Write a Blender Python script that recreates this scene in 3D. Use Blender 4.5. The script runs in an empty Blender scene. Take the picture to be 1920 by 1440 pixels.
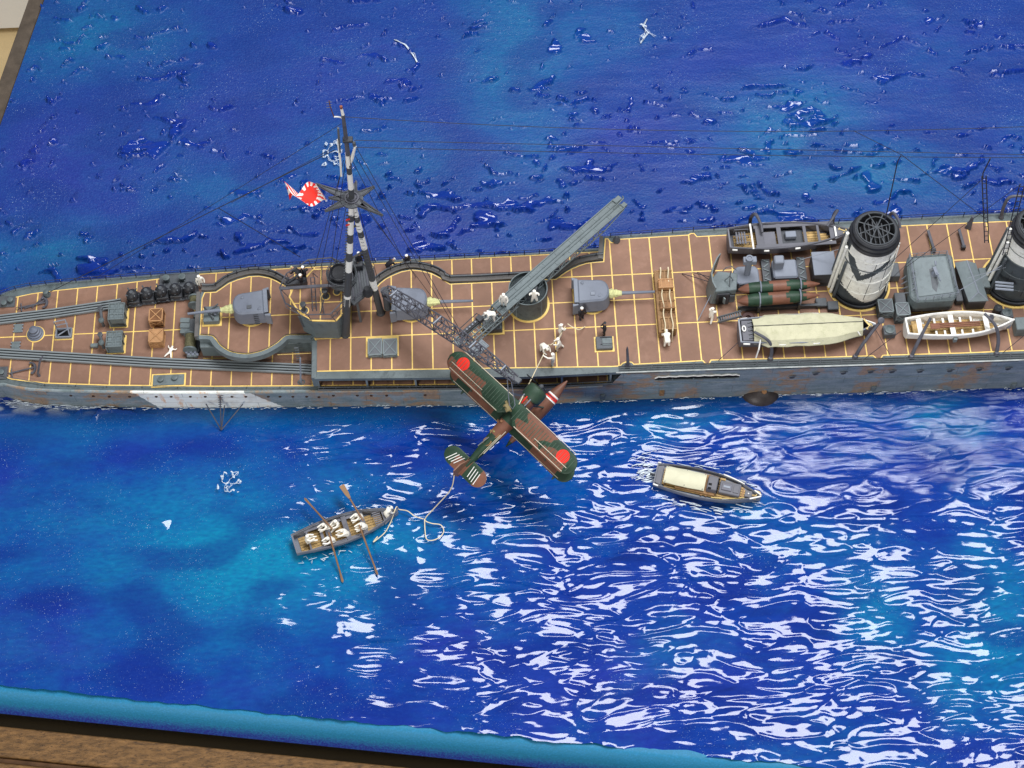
import bpy, bmesh, math, random
import numpy as np
from mathutils import Vector, Matrix, Quaternion
random.seed(7)
scene = bpy.context.scene
C = scene.collection
# ---------------- camera ----------------
FPX = 3200.0
_T = Vector((-264, -6010, FPX)).normalized()
_L = Vector((1, -.044, 0)).normalized()
_U = _L.cross(_T)
right = Vector((_L.x, _T.x, _U.x)); down = Vector((_L.y, _T.y, _U.y)); fwd = Vector((_L.z, _T.z, _U.z))
CAM = -32 * fwd
cam = bpy.data.cameras.new('camera'); camo = bpy.data.objects.new('camera', cam); C.objects.link(camo)
camo.matrix_world = Matrix(((right.x, -down.x, -fwd.x, CAM.x), (right.y, -down.y, -fwd.y, CAM.y), (right.z, -down.z, -fwd.z, CAM.z), (0, 0, 0, 1)))
cam.sensor_width = 36; cam.lens = 60; cam.clip_end = 500; cam.clip_start = 1
scene.camera = camo
# ---------------- light: a room with a bright ceiling panel beyond the diorama ----------------
w = bpy.data.worlds.new('World'); scene.world = w; w.use_nodes = True
w.node_tree.nodes['Background'].inputs[0].default_value = (.90, .94, 1, 1)
w.node_tree.nodes['Background'].inputs[1].default_value = .24
def area(name, loc, target, sx, sy, radiance, col):
    l = bpy.data.lights.new(name, 'AREA'); l.shape = 'RECTANGLE'; l.size = sx; l.size_y = sy
    l.energy = radiance * math.pi * sx * sy; l.color = col
    o = bpy.data.objects.new(name, l); C.objects.link(o); o.location = loc
    o.rotation_euler = (Vector(target) - Vector(loc)).to_track_quat('-Z', 'Y').to_euler(); return o
area('ceiling_panel', (9.5, 6.8, 37), (2, -1, 0), 27, 12.5, 16, (.97, .98, 1))
area('camera_side_fill', (-16, -36, 22), (0, 1, 0), 10, 6, 42, (1, .97, .92))  # added fill from behind the camera, brightens the hull side and near faces
scene.view_settings.view_transform = 'Standard'; scene.view_settings.look = 'None'
scene.view_settings.exposure = 0.22; scene.view_settings.gamma = 1
# ---------------- helpers ----------------
def ray(px, py):
    a, b = (px - 960) / FPX, (py - 720) / FPX
    return right * a + down * b + fwd
def P(px, py, z=0.0):
    d = ray(px, py); return CAM + d * ((z - CAM.z) / d.z)
def PY(px, py, Y):
    d = ray(px, py); return CAM + d * ((Y - CAM.y) / d.y)
class NT:
    def __init__(s, m): s.t = m.node_tree; s.n = s.t.nodes; s.l = s.t.links
    def add(s, ty, **k):
        n = s.n.new(ty)
        for a, b in k.items(): setattr(n, a, b)
        return n
    def put(s, v, sock):
        if isinstance(v, bpy.types.NodeSocket): s.l.new(v, sock)
        elif isinstance(v, (tuple, list)) and len(v) == 3 and sock.type == 'RGBA': sock.default_value = (*v, 1)
        else: sock.default_value = v
    def math(s, op, a, b=0.0, c=None, clamp=False):
        n = s.add('ShaderNodeMath', operation=op, use_clamp=clamp); s.put(a, n.inputs[0]); s.put(b, n.inputs[1])
        if c is not None: s.put(c, n.inputs[2])
        return n.outputs[0]
    def mix(s, f, a, b, blend='MIX'):
        n = s.add('ShaderNodeMix', data_type='RGBA', blend_type=blend); s.put(f, n.inputs[0]); s.put(a, n.inputs[6]); s.put(b, n.inputs[7]); return n.outputs[2]
    def noise(s, vec, scale, detail=3, rough=.55, dist=0.0):
        n = s.add('ShaderNodeTexNoise'); s.put(vec, n.inputs['Vector']); n.inputs['Scale'].default_value = scale
        n.inputs['Detail'].default_value = detail; n.inputs['Roughness'].default_value = rough; n.inputs['Distortion'].default_value = dist
        return n.outputs[0]
    def coord(s, which='Object'): return s.add('ShaderNodeTexCoord').outputs[which]
    def mapping(s, vec, scale=(1, 1, 1), rot=(0, 0, 0)):
        n = s.add('ShaderNodeMapping'); s.put(vec, n.inputs[0]); n.inputs['Scale'].default_value = scale; n.inputs['Rotation'].default_value = rot; return n.outputs[0]
    def ramp(s, f, lo, hi):
        n = s.add('ShaderNodeMapRange'); s.put(f, n.inputs[0]); n.inputs[1].default_value = lo; n.inputs[2].default_value = hi; return n.outputs[0]
    def bump(s, h, strength, dist):
        n = s.add('ShaderNodeBump'); s.put(h, n.inputs['Height']); n.inputs['Strength'].default_value = strength; n.inputs['Distance'].default_value = dist; return n.outputs[0]
def newmat(name):
    m = bpy.data.materials.new(name); m.use_nodes = True
    return m, NT(m), m.node_tree.nodes['Principled BSDF']
def mat(name, col, rough=.55, var=.25, scale=6.0, bump=.15, dirt=None, dirt_amt=.5, metal=0.0, rnd=0.0, edge=None, stretch=(1, 1, 1)):
    m, t, b = newmat(name)
    co = t.mapping(t.coord(), stretch)
    n1 = t.noise(co, scale, 4); n2 = t.noise(co, scale * 9, 3)
    lo = tuple(c * (1 - var) for c in col); hi = tuple(min(1, c * (1 + var)) for c in col)
    c = t.mix(t.ramp(n1, .3, .7), lo, hi)
    c = t.mix(t.math('MULTIPLY', t.ramp(n2, .45, .75), .5), c, tuple(x * (1 - var * .8) for x in col))
    if dirt:
        d = t.ramp(t.noise(co, scale * 2.3, 5, .65, .3), .52, .68)
        c = t.mix(t.math('MULTIPLY', d, dirt_amt), c, dirt)
    if edge:   # dry-brushed light edges on the painted kit parts
        g = t.add('ShaderNodeNewGeometry')
        c = t.mix(t.math('MULTIPLY', t.ramp(g.outputs['Pointiness'], .54, .68), .4), c, edge)
    if rnd:
        oi = t.add('ShaderNodeObjectInfo'); r = t.math('MULTIPLY_ADD', oi.outputs['Random'], 2 * rnd, 1 - rnd)
        h = t.add('ShaderNodeHueSaturation'); t.put(c, h.inputs['Color']); t.put(r, h.inputs['Value']); c = h.outputs[0]
    t.put(c, b.inputs['Base Color']); b.inputs['Roughness'].default_value = rough; b.inputs['Metallic'].default_value = metal; b.inputs['Specular IOR Level'].default_value = .32
    if bump: t.put(t.bump(n2, bump, .02), b.inputs['Normal'])
    return m
class MB:
    def __init__(s): s.v = []; s.f = []; s.mi = []; s.m = 0
    def add(s, vs, fs):
        k = len(s.v); s.v += [tuple(v) for v in vs]; s.f += [tuple(i + k for i in f) for f in fs]; s.mi += [s.m] * len(fs); return s
    def box(s, c, size, rz=0.0, R=None, taper=1.0):
        x, y, z = (a / 2 for a in size); vs = [Vector((sx * x * (taper if sz > 0 else 1), sy * y * (taper if sz > 0 else 1), sz * z)) for sz in (-1, 1) for sy in (-1, 1) for sx in (-1, 1)]
        R = R or Matrix.Rotation(rz, 3, 'Z'); c = Vector(c)
        return s.add([c + R @ v for v in vs], [(0, 2, 3, 1), (4, 5, 7, 6), (0, 1, 5, 4), (2, 6, 7, 3), (0, 4, 6, 2), (1, 3, 7, 5)])
    def prism(s, pts, z0, z1, top=None):
        n = len(pts); a = sum(pts[i][0] * pts[(i + 1) % n][1] - pts[(i + 1) % n][0] * pts[i][1] for i in range(n))
        top = top or pts
        if a < 0: pts = list(pts)[::-1]; top = list(top)[::-1]
        vs = [(p[0], p[1], z0) for p in pts] + [(p[0], p[1], z1) for p in top]
        return s.add(vs, [tuple(range(n))[::-1], tuple(range(n, 2 * n))] + [(i, (i + 1) % n, (i + 1) % n + n, i + n) for i in range(n)])
    def tube(s, pts, r, seg=6, closed=False):
        pts = [Vector(p) for p in pts]; n = len(pts); rs = r if isinstance(r, (list, tuple)) else [r] * n; vs = []
        up = None
        for i, p in enumerate(pts):
            d = (pts[(i + 1) % n if closed else min(i + 1, n - 1)] - pts[(i - 1) % n if closed else max(i - 1, 0)])
            d = d.normalized() if d.length > 1e-9 else Vector((0, 0, 1))
            if up is None: up = Vector((0, 0, 1)) if abs(d.z) < .9 else Vector((1, 0, 0))
            a = d.cross(up).normalized(); b = a.cross(d); up = b
            vs += [p + (a * math.cos(2 * math.pi * k / seg) + b * math.sin(2 * math.pi * k / seg)) * rs[i] for k in range(seg)]
        fs = []
        for i in range(n if closed else n - 1):
            j = (i + 1) % n
            fs += [(i * seg + k, i * seg + (k + 1) % seg, j * seg + (k + 1) % seg, j * seg + k) for k in range(seg)]
        if not closed: fs += [tuple(range(seg))[::-1], tuple((n - 1) * seg + k for k in range(seg))]
        return s.add(vs, fs)
    def lathe(s, base, prof, axis=(0, 0, 1), seg=24, sx=1.0, caps=True, fn=None):
        base = Vector(base); ax = Vector(axis).normalized(); q = Vector((0, 0, 1)).rotation_difference(ax); vs = []
        for r, h in prof: vs += [base + q @ Vector((r * sx * math.cos(2 * math.pi * k / seg), r * math.sin(2 * math.pi * k / seg), h)) for k in range(seg)]
        n = len(prof); k0 = len(s.f)
        s.add(vs, [(i * seg + k, i * seg + (k + 1) % seg, (i + 1) * seg + (k + 1) % seg, (i + 1) * seg + k) for i in range(n - 1) for k in range(seg)])
        if fn:
            for i in range(n - 1):
                for k in range(seg): s.mi[k0 + i * seg + k] = fn((k + .5) / seg * 360, (prof[i][1] + prof[i + 1][1]) / 2)
        if caps: s.add(vs[:seg], [tuple(range(seg))[::-1]]); s.add(vs[-seg:], [tuple(range(seg))])
        return s
    def ball(s, c, r, sc=(1, 1, 1), R=None, seg=10, rings=6):
        c = Vector(c); vs = []; R = R or Matrix.Identity(3)
        for i in range(rings + 1):
            th = math.pi * i / rings
            vs += [c + R @ Vector((r * sc[0] * math.sin(th) * math.cos(2 * math.pi * k / seg), r * sc[1] * math.sin(th) * math.sin(2 * math.pi * k / seg), -r * sc[2] * math.cos(th))) for k in range(seg)]
        return s.add(vs, [(i * seg + k, i * seg + (k + 1) % seg, (i + 1) * seg + (k + 1) % seg, (i + 1) * seg + k) for i in range(rings) for k in range(seg)])
    def build(s, name, m, parent=None, bevel=0.0, smooth=False, label=None):
        me = bpy.data.meshes.new(name); me.from_pydata([tuple(v) for v in s.v], [], s.f)
        ms = m if isinstance(m, (list, tuple)) else [m]
        for x in ms: me.materials.append(x)
        if len(ms) > 1: me.polygons.foreach_set('material_index', s.mi)
        o = bpy.data.objects.new(name, me); C.objects.link(o)
        bm = bmesh.new(); bm.from_mesh(me); bmesh.ops.remove_doubles(bm, verts=bm.verts, dist=1e-5)
        if bevel:
            es = [e for e in bm.edges if len(e.link_faces) == 2 and e.calc_face_angle(0) > .6]
            bmesh.ops.bevel(bm, geom=es, offset=bevel, segments=1, affect='EDGES', profile=.5, clamp_overlap=True)
        bmesh.ops.recalc_face_normals(bm, faces=bm.faces)
        bm.to_mesh(me); bm.free()
        if smooth: me.shade_smooth() if smooth is True else me.set_sharp_from_angle(angle=smooth)
        if smooth and smooth is not True:
            me.shade_smooth(); me.set_sharp_from_angle(angle=smooth)
        if parent: adopt(o, parent)
        if label: o['label'] = label
        return o
def adopt(o, parent):
    o.parent = parent; T = Vector((0, 0, 0)); q = parent
    o.matrix_parent_inverse = WORLD.get(parent.name, Matrix.Identity(4)).inverted()
    return o
WORLD = {}
def tag(o, label, cat, group=None, kind=None):
    if label: o['label'] = label
    if cat: o['category'] = cat
    if group: o['group'] = group
    if kind: o['kind'] = kind
    return o
def thing(name, label, cat, loc=(0, 0, 0), group=None):
    o = bpy.data.objects.new(name, None); o.empty_display_size = .1; C.objects.link(o); o.location = loc
    WORLD[o.name] = Matrix.Translation(Vector(loc)); return tag(o, label, cat, group)
def kids(o): return [c for c in C.objects if c.parent == o]
def copy_tree(o, parent=None):
    c = o.copy(); C.objects.link(c)
    if parent: c.parent = parent
    for ch in kids(o): copy_tree(ch, c)
    return c
def put(o, loc, rz=0.0, sc=None, label=None, group=None):
    o.location = loc; o.rotation_euler = (0, 0, rz)
    if sc: o.scale = (sc, sc, sc)
    if label: o['label'] = label
    if group: o['group'] = group
    return o
R45 = math.radians(35)
# ---------------- sea ----------------
def vn(x, y, seed):
    rs = np.random.RandomState(seed); tab = rs.rand(256, 256) * 2 * math.pi; gx, gy = np.cos(tab), np.sin(tab)
    xi = np.floor(x).astype(int); yi = np.floor(y).astype(int); fx = x - xi; fy = y - yi
    u = fx ** 3 * (fx * (fx * 6 - 15) + 10); v = fy ** 3 * (fy * (fy * 6 - 15) + 10)
    def g(i, j):
        a, b = (xi + i) & 255, (yi + j) & 255; return gx[a, b] * (fx - i) + gy[a, b] * (fy - j)
    return ((g(0, 0) * (1 - u) + g(1, 0) * u) * (1 - v) + (g(0, 1) * (1 - u) + g(1, 1) * u) * v) * 1.5
def sst(x, a, b):
    t = np.clip((x - a) / (b - a), 0, 1); return t * t * (3 - 2 * t)
FL = (-12.40, -4.95); FR = (14.0, -8.84); BR = (16.4, 8.0); BL = (-9.30, 11.80)   # corners of the water sheet
NX, NY = 1250, 920
u, v = np.meshgrid(np.linspace(0, 1, NX), np.linspace(0, 1, NY))
X = (FL[0] * (1 - u) + FR[0] * u) * (1 - v) + (BL[0] * (1 - u) + BR[0] * u) * v
Y = (FL[1] * (1 - u) + FR[1] * u) * (1 - v) + (BL[1] * (1 - u) + BR[1] * u) * v
lip = np.exp(-(v / .012) ** 2)
Y = Y - lip * (.05 * vn(X * 1.3, X * 0 + 3, 5) + .03 * vn(X * 4, X * 0 + 3, 6))
front = 1 - sst(Y, -.6, -.1)                   # the near, wet side of the ship
wx = X + .30 * vn(X * .9, Y * .9, 11); wy = Y + .13 * vn(X * .8, Y * .8, 12)
swell = vn(wx * .42, wy * .8, 1) * .10 + vn(wx * .9, wy * 1.7, 2) * .05
rip = vn(wx * .9, wy * 3.2, 3); rip2 = vn(wx * 1.9, wy * 7.2, 4); rip3 = vn(X * 5.2 + rip, Y * 12, 8)
ridge = (1 - np.abs(vn(wx * .8, wy * 2.2, 9)) * 2.2)
side = sst(X + .35 * (Y + 4), -5.6, -.4)
near = .24 + .76 * side
cut = 1.12 - .35 * (1 - sst(np.abs(vn(wx * .6, wy * .9, 14)), .05, .3))
r5 = 1 - np.abs(vn(wx * 1.2 + 5, wy * 3.6, 19)) * 3.4; r5 = np.clip(r5, 0, 1) ** 2; bumps = np.clip(vn(wx * 1.3 + 50, wy * 2.6, 25) - .34, 0, 1) ** 1.2
rip4 = vn(wx * 1.5 + 9, wy * 9.5 + 4, 17); patch = sst(vn(X * .45, Y * .9, 18), -.35, .25)
big = vn(X * .55 + 7, Y * 1.15, 61) * .085 + vn(X * 1.3, Y * 2.3 + 9, 62) * .042
hf = swell * .4 + near * (big + rip * .020 + rip2 * .0150 + rip4 * .0120 * patch + rip3 * .0040 + r5 * .016 + np.clip(ridge, 0, 1) ** 2 * .018) * cut + bumps * .05 * (1 - side)
dry = .06 * sst(X, 2.5, 7) * sst(Y, -3.2, -1.7) * sst(.15 - Y, 0, .4)        # brushed streaks along the hull at right
blob = vn(wx * 1.7 + 31, wy * 4.6, 21); blob2 = vn(wx * .5, wy * .6, 22)
dens = sst(7.5 - Y, 0, 4.5) * .17 + .035 * sst(X, -9, 2)
bx = X + .5 * vn(X * 1.1, Y * 1.4, 27) + .12 * vn(X * 3.5, Y * 6, 28); by = Y + .22 * vn(X * 1.6, Y * 2.2, 29) + .05 * vn(X * 5, Y * 8, 30)
blob = np.maximum(vn(bx * 1.3 + 31, by * 4.4, 21), vn(bx * 3.1 + 11, by * 8.5, 26) - .07)
lump = sst(blob + .30 * blob2 + .10 * vn(X * 6, Y * 15, 23), .60 - dens * .9, .70 - dens * .9)
hb = lump * .095 * (1 + .8 * rip2) + swell * .18 + (rip * .006 + rip2 * .004) * sst(X, -6, 4) + .0016 * vn(X * 13, Y * 19, 24)
Z = hf * front + hb * (1 - front) - lip * .05
calm = sst(np.abs(Y - 1.0), 1.5, 2.0)
Z = Z * (.3 + .7 * calm)
wet = front + (1 - front) * lump
def pxblob(px, py, rx, ry):
    c = P(px, py); return np.exp(-(((X - c.x) / rx) ** 2 + ((Y - c.y) / ry) ** 2))
teal = np.zeros_like(X)
for px, py, rx, ry, a in [(150, 60, 2.0, 1.3, .8), (960, 120, 1.2, 3.2, .75), (1080, 40, 1.8, 1.2, .5), (1500, 235, 1.5, 1.3, .95), (1600, 330, 2.2, .9, .8), (760, 300, 2.2, .8, .5), (430, 360, 1.6, .7, .55), (60, 460, 1.8, .7, .8), (860, 330, 1.6, .7, .4), (420, 400, 1.2, .4, .4),
                          (500, 1040, 3.4, 1.35, .95), (300, 960, 2.0, 1.0, .6), (700, 980, 1.4, .9, .5), (150, 820, 1.6, .6, .35), (1050, 860, 1.0, 1.0, .3), (560, 1130, 1.6, .8, .5), (250, 1180, 1.8, .7, .35), (1860, 1180, .8, 1.6, .75), (1640, 1160, .7, .9, .6), (1780, 1280, .7, .9, .6), (1380, 960, .9, .4, .5), (1560, 1010, 1.2, .5, .35), (1230, 1230, .8, .5, .3), (720, 1420, 3, .5, .0), (1780, 790, .7, .5, .9), (480, 770, 2.4, .25, .5), (1300, 790, 1.6, .3, .5), (880, 780, .5, .4, .5)]:
    teal = np.maximum(teal, a * pxblob(px, py, rx, ry))
tn = vn(X * .5, Y * .6, 31) * .5 + vn(X * 1.3, Y * 1.9, 32) * .35 + vn(X * 4, Y * 9, 33) * .18
teal = np.clip(teal + tn * .38, 0, 1); teal = teal * (.8 + .2 * vn(X * 9, Y * 22, 34))
purp = np.zeros_like(X)
for px, py, rx, ry, a in [(120, 300, 2.2, 1.4, 1), (420, 230, 1.2, 1.0, .8), (640, 130, 1.4, 1.0, .6), (1120, 260, 2.2, .9, .8), (1500, 110, 2.6, 1.0, .7), (1450, 330, 1.6, .6, .8), (800, 430, 2, .6, .8), (1700, 60, 1.6, .6, .5), (900, 1400, 4, .5, .3), (900, 1210, 1.2, .6, .4), (1200, 1290, 2.4, .8, .5), (40, 1200, 1.5, .6, .3)]:
    purp = np.maximum(purp, a * pxblob(px, py, rx, ry))
purp = np.clip(purp + vn(X * .8, Y * 1.3, 35) * .35, 0, 1)
def mixc(c, d, t): return c * (1 - t[..., None]) + np.array(d) * t[..., None]
col = np.ones(X.shape + (3,)) * np.array((.002, .036, .27))
col = mixc(col, (.036, .022, .34), purp * .6)
col = mixc(col, (.0, .245, .40), np.clip(teal * 1.15, 0, 1) * .95)
col = mixc(col, (.001, .016, .19), sst(vn(X * .7, Y * 1.4, 36), .0, .5) * .55)
back = (1 - front) * (1 - lump)
col = mixc(col, (.010, .046, .19), back * .5)
col = mixc(col, (.0, .022, .26), (1 - front) * lump * .75)
edge = sst(-(Y + .35 + .1 * vn(X * 2, Y * 0, 41)), -.45, .1) * (1 - sst(-(Y + .5), .0, .55)) * sst(6.6 - X, 0, 1.6)
col = mixc(col, (.0, .09, .24), edge * .6)
wash = sst(vn(X * 3, Y * 9, 51) + .35, 0, .5) * sst(-7.4 - X, 0, 1.2) * np.exp(-((Y + .02 + .05 * (X + 9)) / .13) ** 2)
col = mixc(col, (.50, .56, .58), np.clip(wash, 0, 1) * .9)
sk = sst(vn(X * .8 + 3, Y * 9, 52), .15, .4) * dry
sk = sst(vn(X * .8 + 3, Y * 9, 52) + .5 * vn(X * 3, Y * 22, 53), .22, .5) * sst(X, 2.2, 5) * sst(Y, -2.6, -1.7) * sst(.1 - Y, .3, .8)
col = mixc(col, (.30, .36, .62), sk * .45)
me = bpy.data.meshes.new('sea_surface')
nv = NX * NY; me.vertices.add(nv)
me.vertices.foreach_set('co', np.stack([X, Y, Z], -1).astype(np.float32).ravel())
i0 = (np.arange(NY - 1)[:, None] * NX + np.arange(NX - 1)[None]).ravel(); q = np.stack([i0, i0 + 1, i0 + 1 + NX, i0 + NX], -1)
me.loops.add(q.size); me.polygons.add(len(q))
me.loops.foreach_set('vertex_index', q.astype(np.int32).ravel()); me.polygons.foreach_set('loop_start', np.arange(len(q), dtype=np.int32) * 4)
me.update(calc_edges=True); me.shade_smooth()
at = me.attributes.new('paint', 'FLOAT_COLOR', 'POINT')
at.data.foreach_set('color', np.concatenate([col, wet[..., None]], -1).astype(np.float32).ravel())
at = me.attributes.new('brushed', 'FLOAT', 'POINT'); at.data.foreach_set('value', dry.astype(np.float32).ravel())
m, t, b = newmat('painted_resin_water')
a = t.add('ShaderNodeAttribute', attribute_name='paint'); br = t.add('ShaderNodeAttribute', attribute_name='brushed').outputs['Fac']
co = t.coord(); g = t.noise(co, 30, 4, .8); g2 = t.noise(t.mapping(co, (1, 2.6, 1)), 6, 5, .6)
c = t.mix(t.ramp(g2, .3, .75), t.mix(.4, a.outputs['Color'], (.0, .012, .16)), a.outputs['Color'])
c = t.mix(t.math('MULTIPLY', t.ramp(g, .5, .8), t.math('MULTIPLY_ADD', a.outputs['Alpha'], -.25, .4)), c, (.05, .17, .50))
fl = t.ramp(t.noise(co, 55, 2, .5), .695, .72); zone = t.ramp(t.noise(co, .9, 2), .42, .62)
c = t.mix(t.math('MULTIPLY', t.math('MULTIPLY', fl, zone), .75), c, (.55, .72, .82))
t.put(c, b.inputs['Base Color'])
rg = t.math('MULTIPLY_ADD', a.outputs['Alpha'], -.38, .43)
rg = t.math('MAXIMUM', rg, t.math('MULTIPLY', br, .09)); rg = t.math('MULTIPLY_ADD', t.ramp(t.noise(co, 3, 4), .35, .8), .06, rg)
t.put(rg, b.inputs['Roughness']); b.inputs['IOR'].default_value = 1.48
t.put(t.math('MULTIPLY_ADD', a.outputs['Alpha'], .2, .3), b.inputs['Specular IOR Level'])
h = t.math('ADD', t.math('MULTIPLY', t.noise(co, 22, 3, .6), t.math('MULTIPLY_ADD', a.outputs['Alpha'], -.86, .9)), t.math('MULTIPLY', t.noise(t.mapping(co, (1, 6.5, 1), (0, 0, .05)), 7, 6, .7), t.math('MULTIPLY', br, 9.0)))
t.put(t.bump(h, .75, .018), b.inputs['Normal'])
sea = bpy.data.objects.new('sea_surface', me); me.materials.append(m); C.objects.link(sea); tag(sea, None, None, kind='structure')
# ---------------- foam brushed on the water ----------------
foam_m, t, b = newmat('white_foam_gel')
t.put((.74, .82, .88), b.inputs['Base Color']); b.inputs['Roughness'].default_value = .25
def streak(pts, r):
    ps = [P(*p, .03) for p in pts]; return ps
# ---------------- diorama base ----------------
wood_m = mat('stained_wood', (.17, .088, .03), .5, .5, 9, .6, dirt=(.03, .016, .008), dirt_amt=.85, stretch=(.45, 1.6, 1))
woodg = mat('dark_groove_wood', (.09, .045, .02), .35, .3, 5, .2)
rimd = mat('weathered_brown_rim', (.085, .065, .048), .7, .3, 4, .3)
m, t, b = newmat('airbrushed_blue_edge')
co = t.coord(); sp = t.add('ShaderNodeSeparateXYZ'); t.put(co, sp.inputs[0])
nn = t.noise(co, 26, 3, .7)
f = t.ramp(t.math('ADD', sp.outputs[2], t.math('MULTIPLY', nn, .35)), -.36, -.16)
c = t.mix(f, (.003, .016, .22), (.0, .16, .30)); c = t.mix(t.math('MULTIPLY', t.ramp(t.noise(co, 30, 3, .7), .45, .7), .35), c, (.02, .26, .62))
t.put(c, b.inputs['Base Color']); b.inputs['Roughness'].default_value = .6; t.put(t.bump(nn, .3, .02), b.inputs['Normal']); edge_m = m
ex = Vector((FR[0] - FL[0], FR[1] - FL[1], 0)).normalized(); ey = Vector((-ex.y, ex.x, 0))
fl3 = Vector((*FL, 0)); fr3 = Vector((*FR, 0)); bl3 = Vector((*BL, 0)); br3 = Vector((*BR, 0))
o = MB(); n = 60; vs = []
for k in range(n + 1):
    p = fl3.lerp(fr3, k / n)
    for dy, dz in ((.25, -.14), (-.0, -.075), (-.09, -.10), (-.20, -.30), (-.30, -.56), (-.32, -.62), (.4, -.62)):
        vs.append(p + ey * dy + Vector((0, 0, dz)))
o.add(vs, [(k * 7 + j, k * 7 + j + 1, k * 7 + j + 8, k * 7 + j + 7) for k in range(n) for j in range(6)])
base = thing('display_base', 'stained wooden display base with a blue painted edge under the resin sea', 'display base', (0, 0, -2))
o.build('painted_edge', edge_m, base, smooth=math.radians(50))
def strip(a, bq, off0, off1, z0, z1, nrm):
    q_ = [a + nrm * off0, bq + nrm * off0, bq + nrm * off1, a + nrm * off1]; return MB().prism([(p.x, p.y) for p in q_], z0, z1)
A0 = fl3 - ex * .5
strip(A0, fr3 + ex, -.22, 1.2, -1.9, -.66, ey).build('gap_shade_block', mat('painted_gap_shade', (.006, .005, .006), .8, .1), base)  # near-black colour of this block stands in for the shadow in the gap
strip(A0, fr3 + ex, -1.02, -.50, -1.6, -.78, ey).build('wooden_board', wood_m, base, .02)
strip(A0, fr3 + ex, -1.12, -1.03, -1.6, -.86, ey).build('groove', woodg, base, .01)
strip(A0, fr3 + ex, -2.6, -1.13, -1.6, -.80, ey).build('wooden_board', wood_m, base, .02)
ly = (bl3 - fl3).normalized(); lx = Vector((-ly.y, ly.x, 0))
strip(fl3 + ly * .3, bl3 + ly * 3, .02, .33, -1.2, .02, lx).build('side_rim', rimd, base, .015)
strip(bl3 - ex * .4, br3 + ex, .02, .35, -1.2, -.03, ey).build('back_rim', rimd, base, .015)
# ---------------- room behind ----------------
o = MB().add([(-60, -40, -16), (60, -40, -16), (60, 60, -16), (-60, 60, -16)], [(0, 1, 2, 3)]).build('floor', mat('beige_floor', (.62, .46, .24), .6, .12, .4, 0)); tag(o, None, None, kind='structure')
p = P(0, 34, -15.2)
o = MB().box((p.x - 5, p.y + 6, -14.5), (60, 12, 2.4)).build('cabinet', mat('white_cabinet', (.80, .79, .76), .5, .06, .3, 0)); tag(o, 'white cabinet on the floor beyond the upper left corner of the diorama', 'cabinet')
# =====================================================================
# the ship
# =====================================================================
ZM, ZS = .72, 1.15
hull_m_grey = (.125, .165, .19)
lino = mat('brown_linoleum', (.225, .124, .084), .66, .16, 1.6, .1, rnd=.06, dirt=(.31, .18, .13), dirt_amt=.4)
brass = mat('brass_strip_paint', (.84, .58, .17), .45, .15, 8, .05)
grey = mat('ship_grey', (.092, .116, .120), .5, .22, 4, .15, dirt=(.028, .038, .04), dirt_amt=.7, edge=(.30, .35, .37))
greyl = mat('pale_blue_grey', (.135, .152, .195), .5, .10, 4, .08, dirt=(.09, .10, .13), dirt_amt=.35, edge=(.42, .46, .52))
greyd = mat('dark_grey', (.055, .060, .068), .5, .3, 6, .2, edge=(.20, .22, .24))
black = mat('gunmetal_black', (.022, .023, .027), .45, .3, 8, .2, edge=(.12, .13, .15))
pitch = mat('deep_black', (.006, .006, .007), .8, .1, 8, 0)
purpg = mat('purple_grey', (.085, .086, .105), .5, .3, 6, .1)
white = mat('warm_white_paint', (.82, .81, .77), .5, .08, 8, .05, dirt=(.42, .38, .30), dirt_amt=.3)
cream = mat('cream_figure_paint', (.88, .84, .75), .55, .05, 12, .05, rnd=.04)
skin = mat('skin_paint', (.55, .33, .20), .55, .1, 20, 0)
navy = mat('dark_uniform', (.018, .018, .024), .6, .2, 20, 0)
tan = mat('tan_wood_crate', (.34, .165, .07), .6, .3, 9, .3, dirt=(.12, .05, .02), dirt_amt=.6, edge=(.62, .36, .17))
brownw = mat('brown_timber', (.20, .105, .045), .6, .4, 10, .4, dirt=(.05, .022, .01), dirt_amt=.7, edge=(.5, .30, .14))
yellow = mat('yellow_canvas_bag', (.62, .62, .30), .7, .25, 20, .3, dirt=(.3, .3, .12), dirt_amt=.6)
planks = mat('boat_planking', (.46, .30, .11), .55, .3, 9, .2, dirt=(.16, .08, .02), dirt_amt=.6, rnd=.15)
khaki = mat('khaki_canvas', (.54, .52, .36), .8, .08, 5, .25, dirt=(.40, .40, .24), dirt_amt=.5)
ropem = mat('cream_thread', (.72, .62, .42), .8, .1, 10, 0)
wirem = mat('dark_wire', (.030, .032, .045), .6, .1, 10, 0)
cgreen = mat('camouflage_green', (.020, .048, .028), .5, .3, 6, .15, edge=(.14, .17, .14))
cbrown = mat('camouflage_brown', (.17, .072, .045), .5, .2, 6, .15, edge=(.32, .2, .14))
olive = mat('olive_canvas_reel', (.10, .095, .05), .8, .35, 14, .4, dirt=(.22, .2, .11), dirt_amt=.6)
redm = mat('signal_red', (.78, .030, .018), .5, .03, 5, 0)

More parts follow.
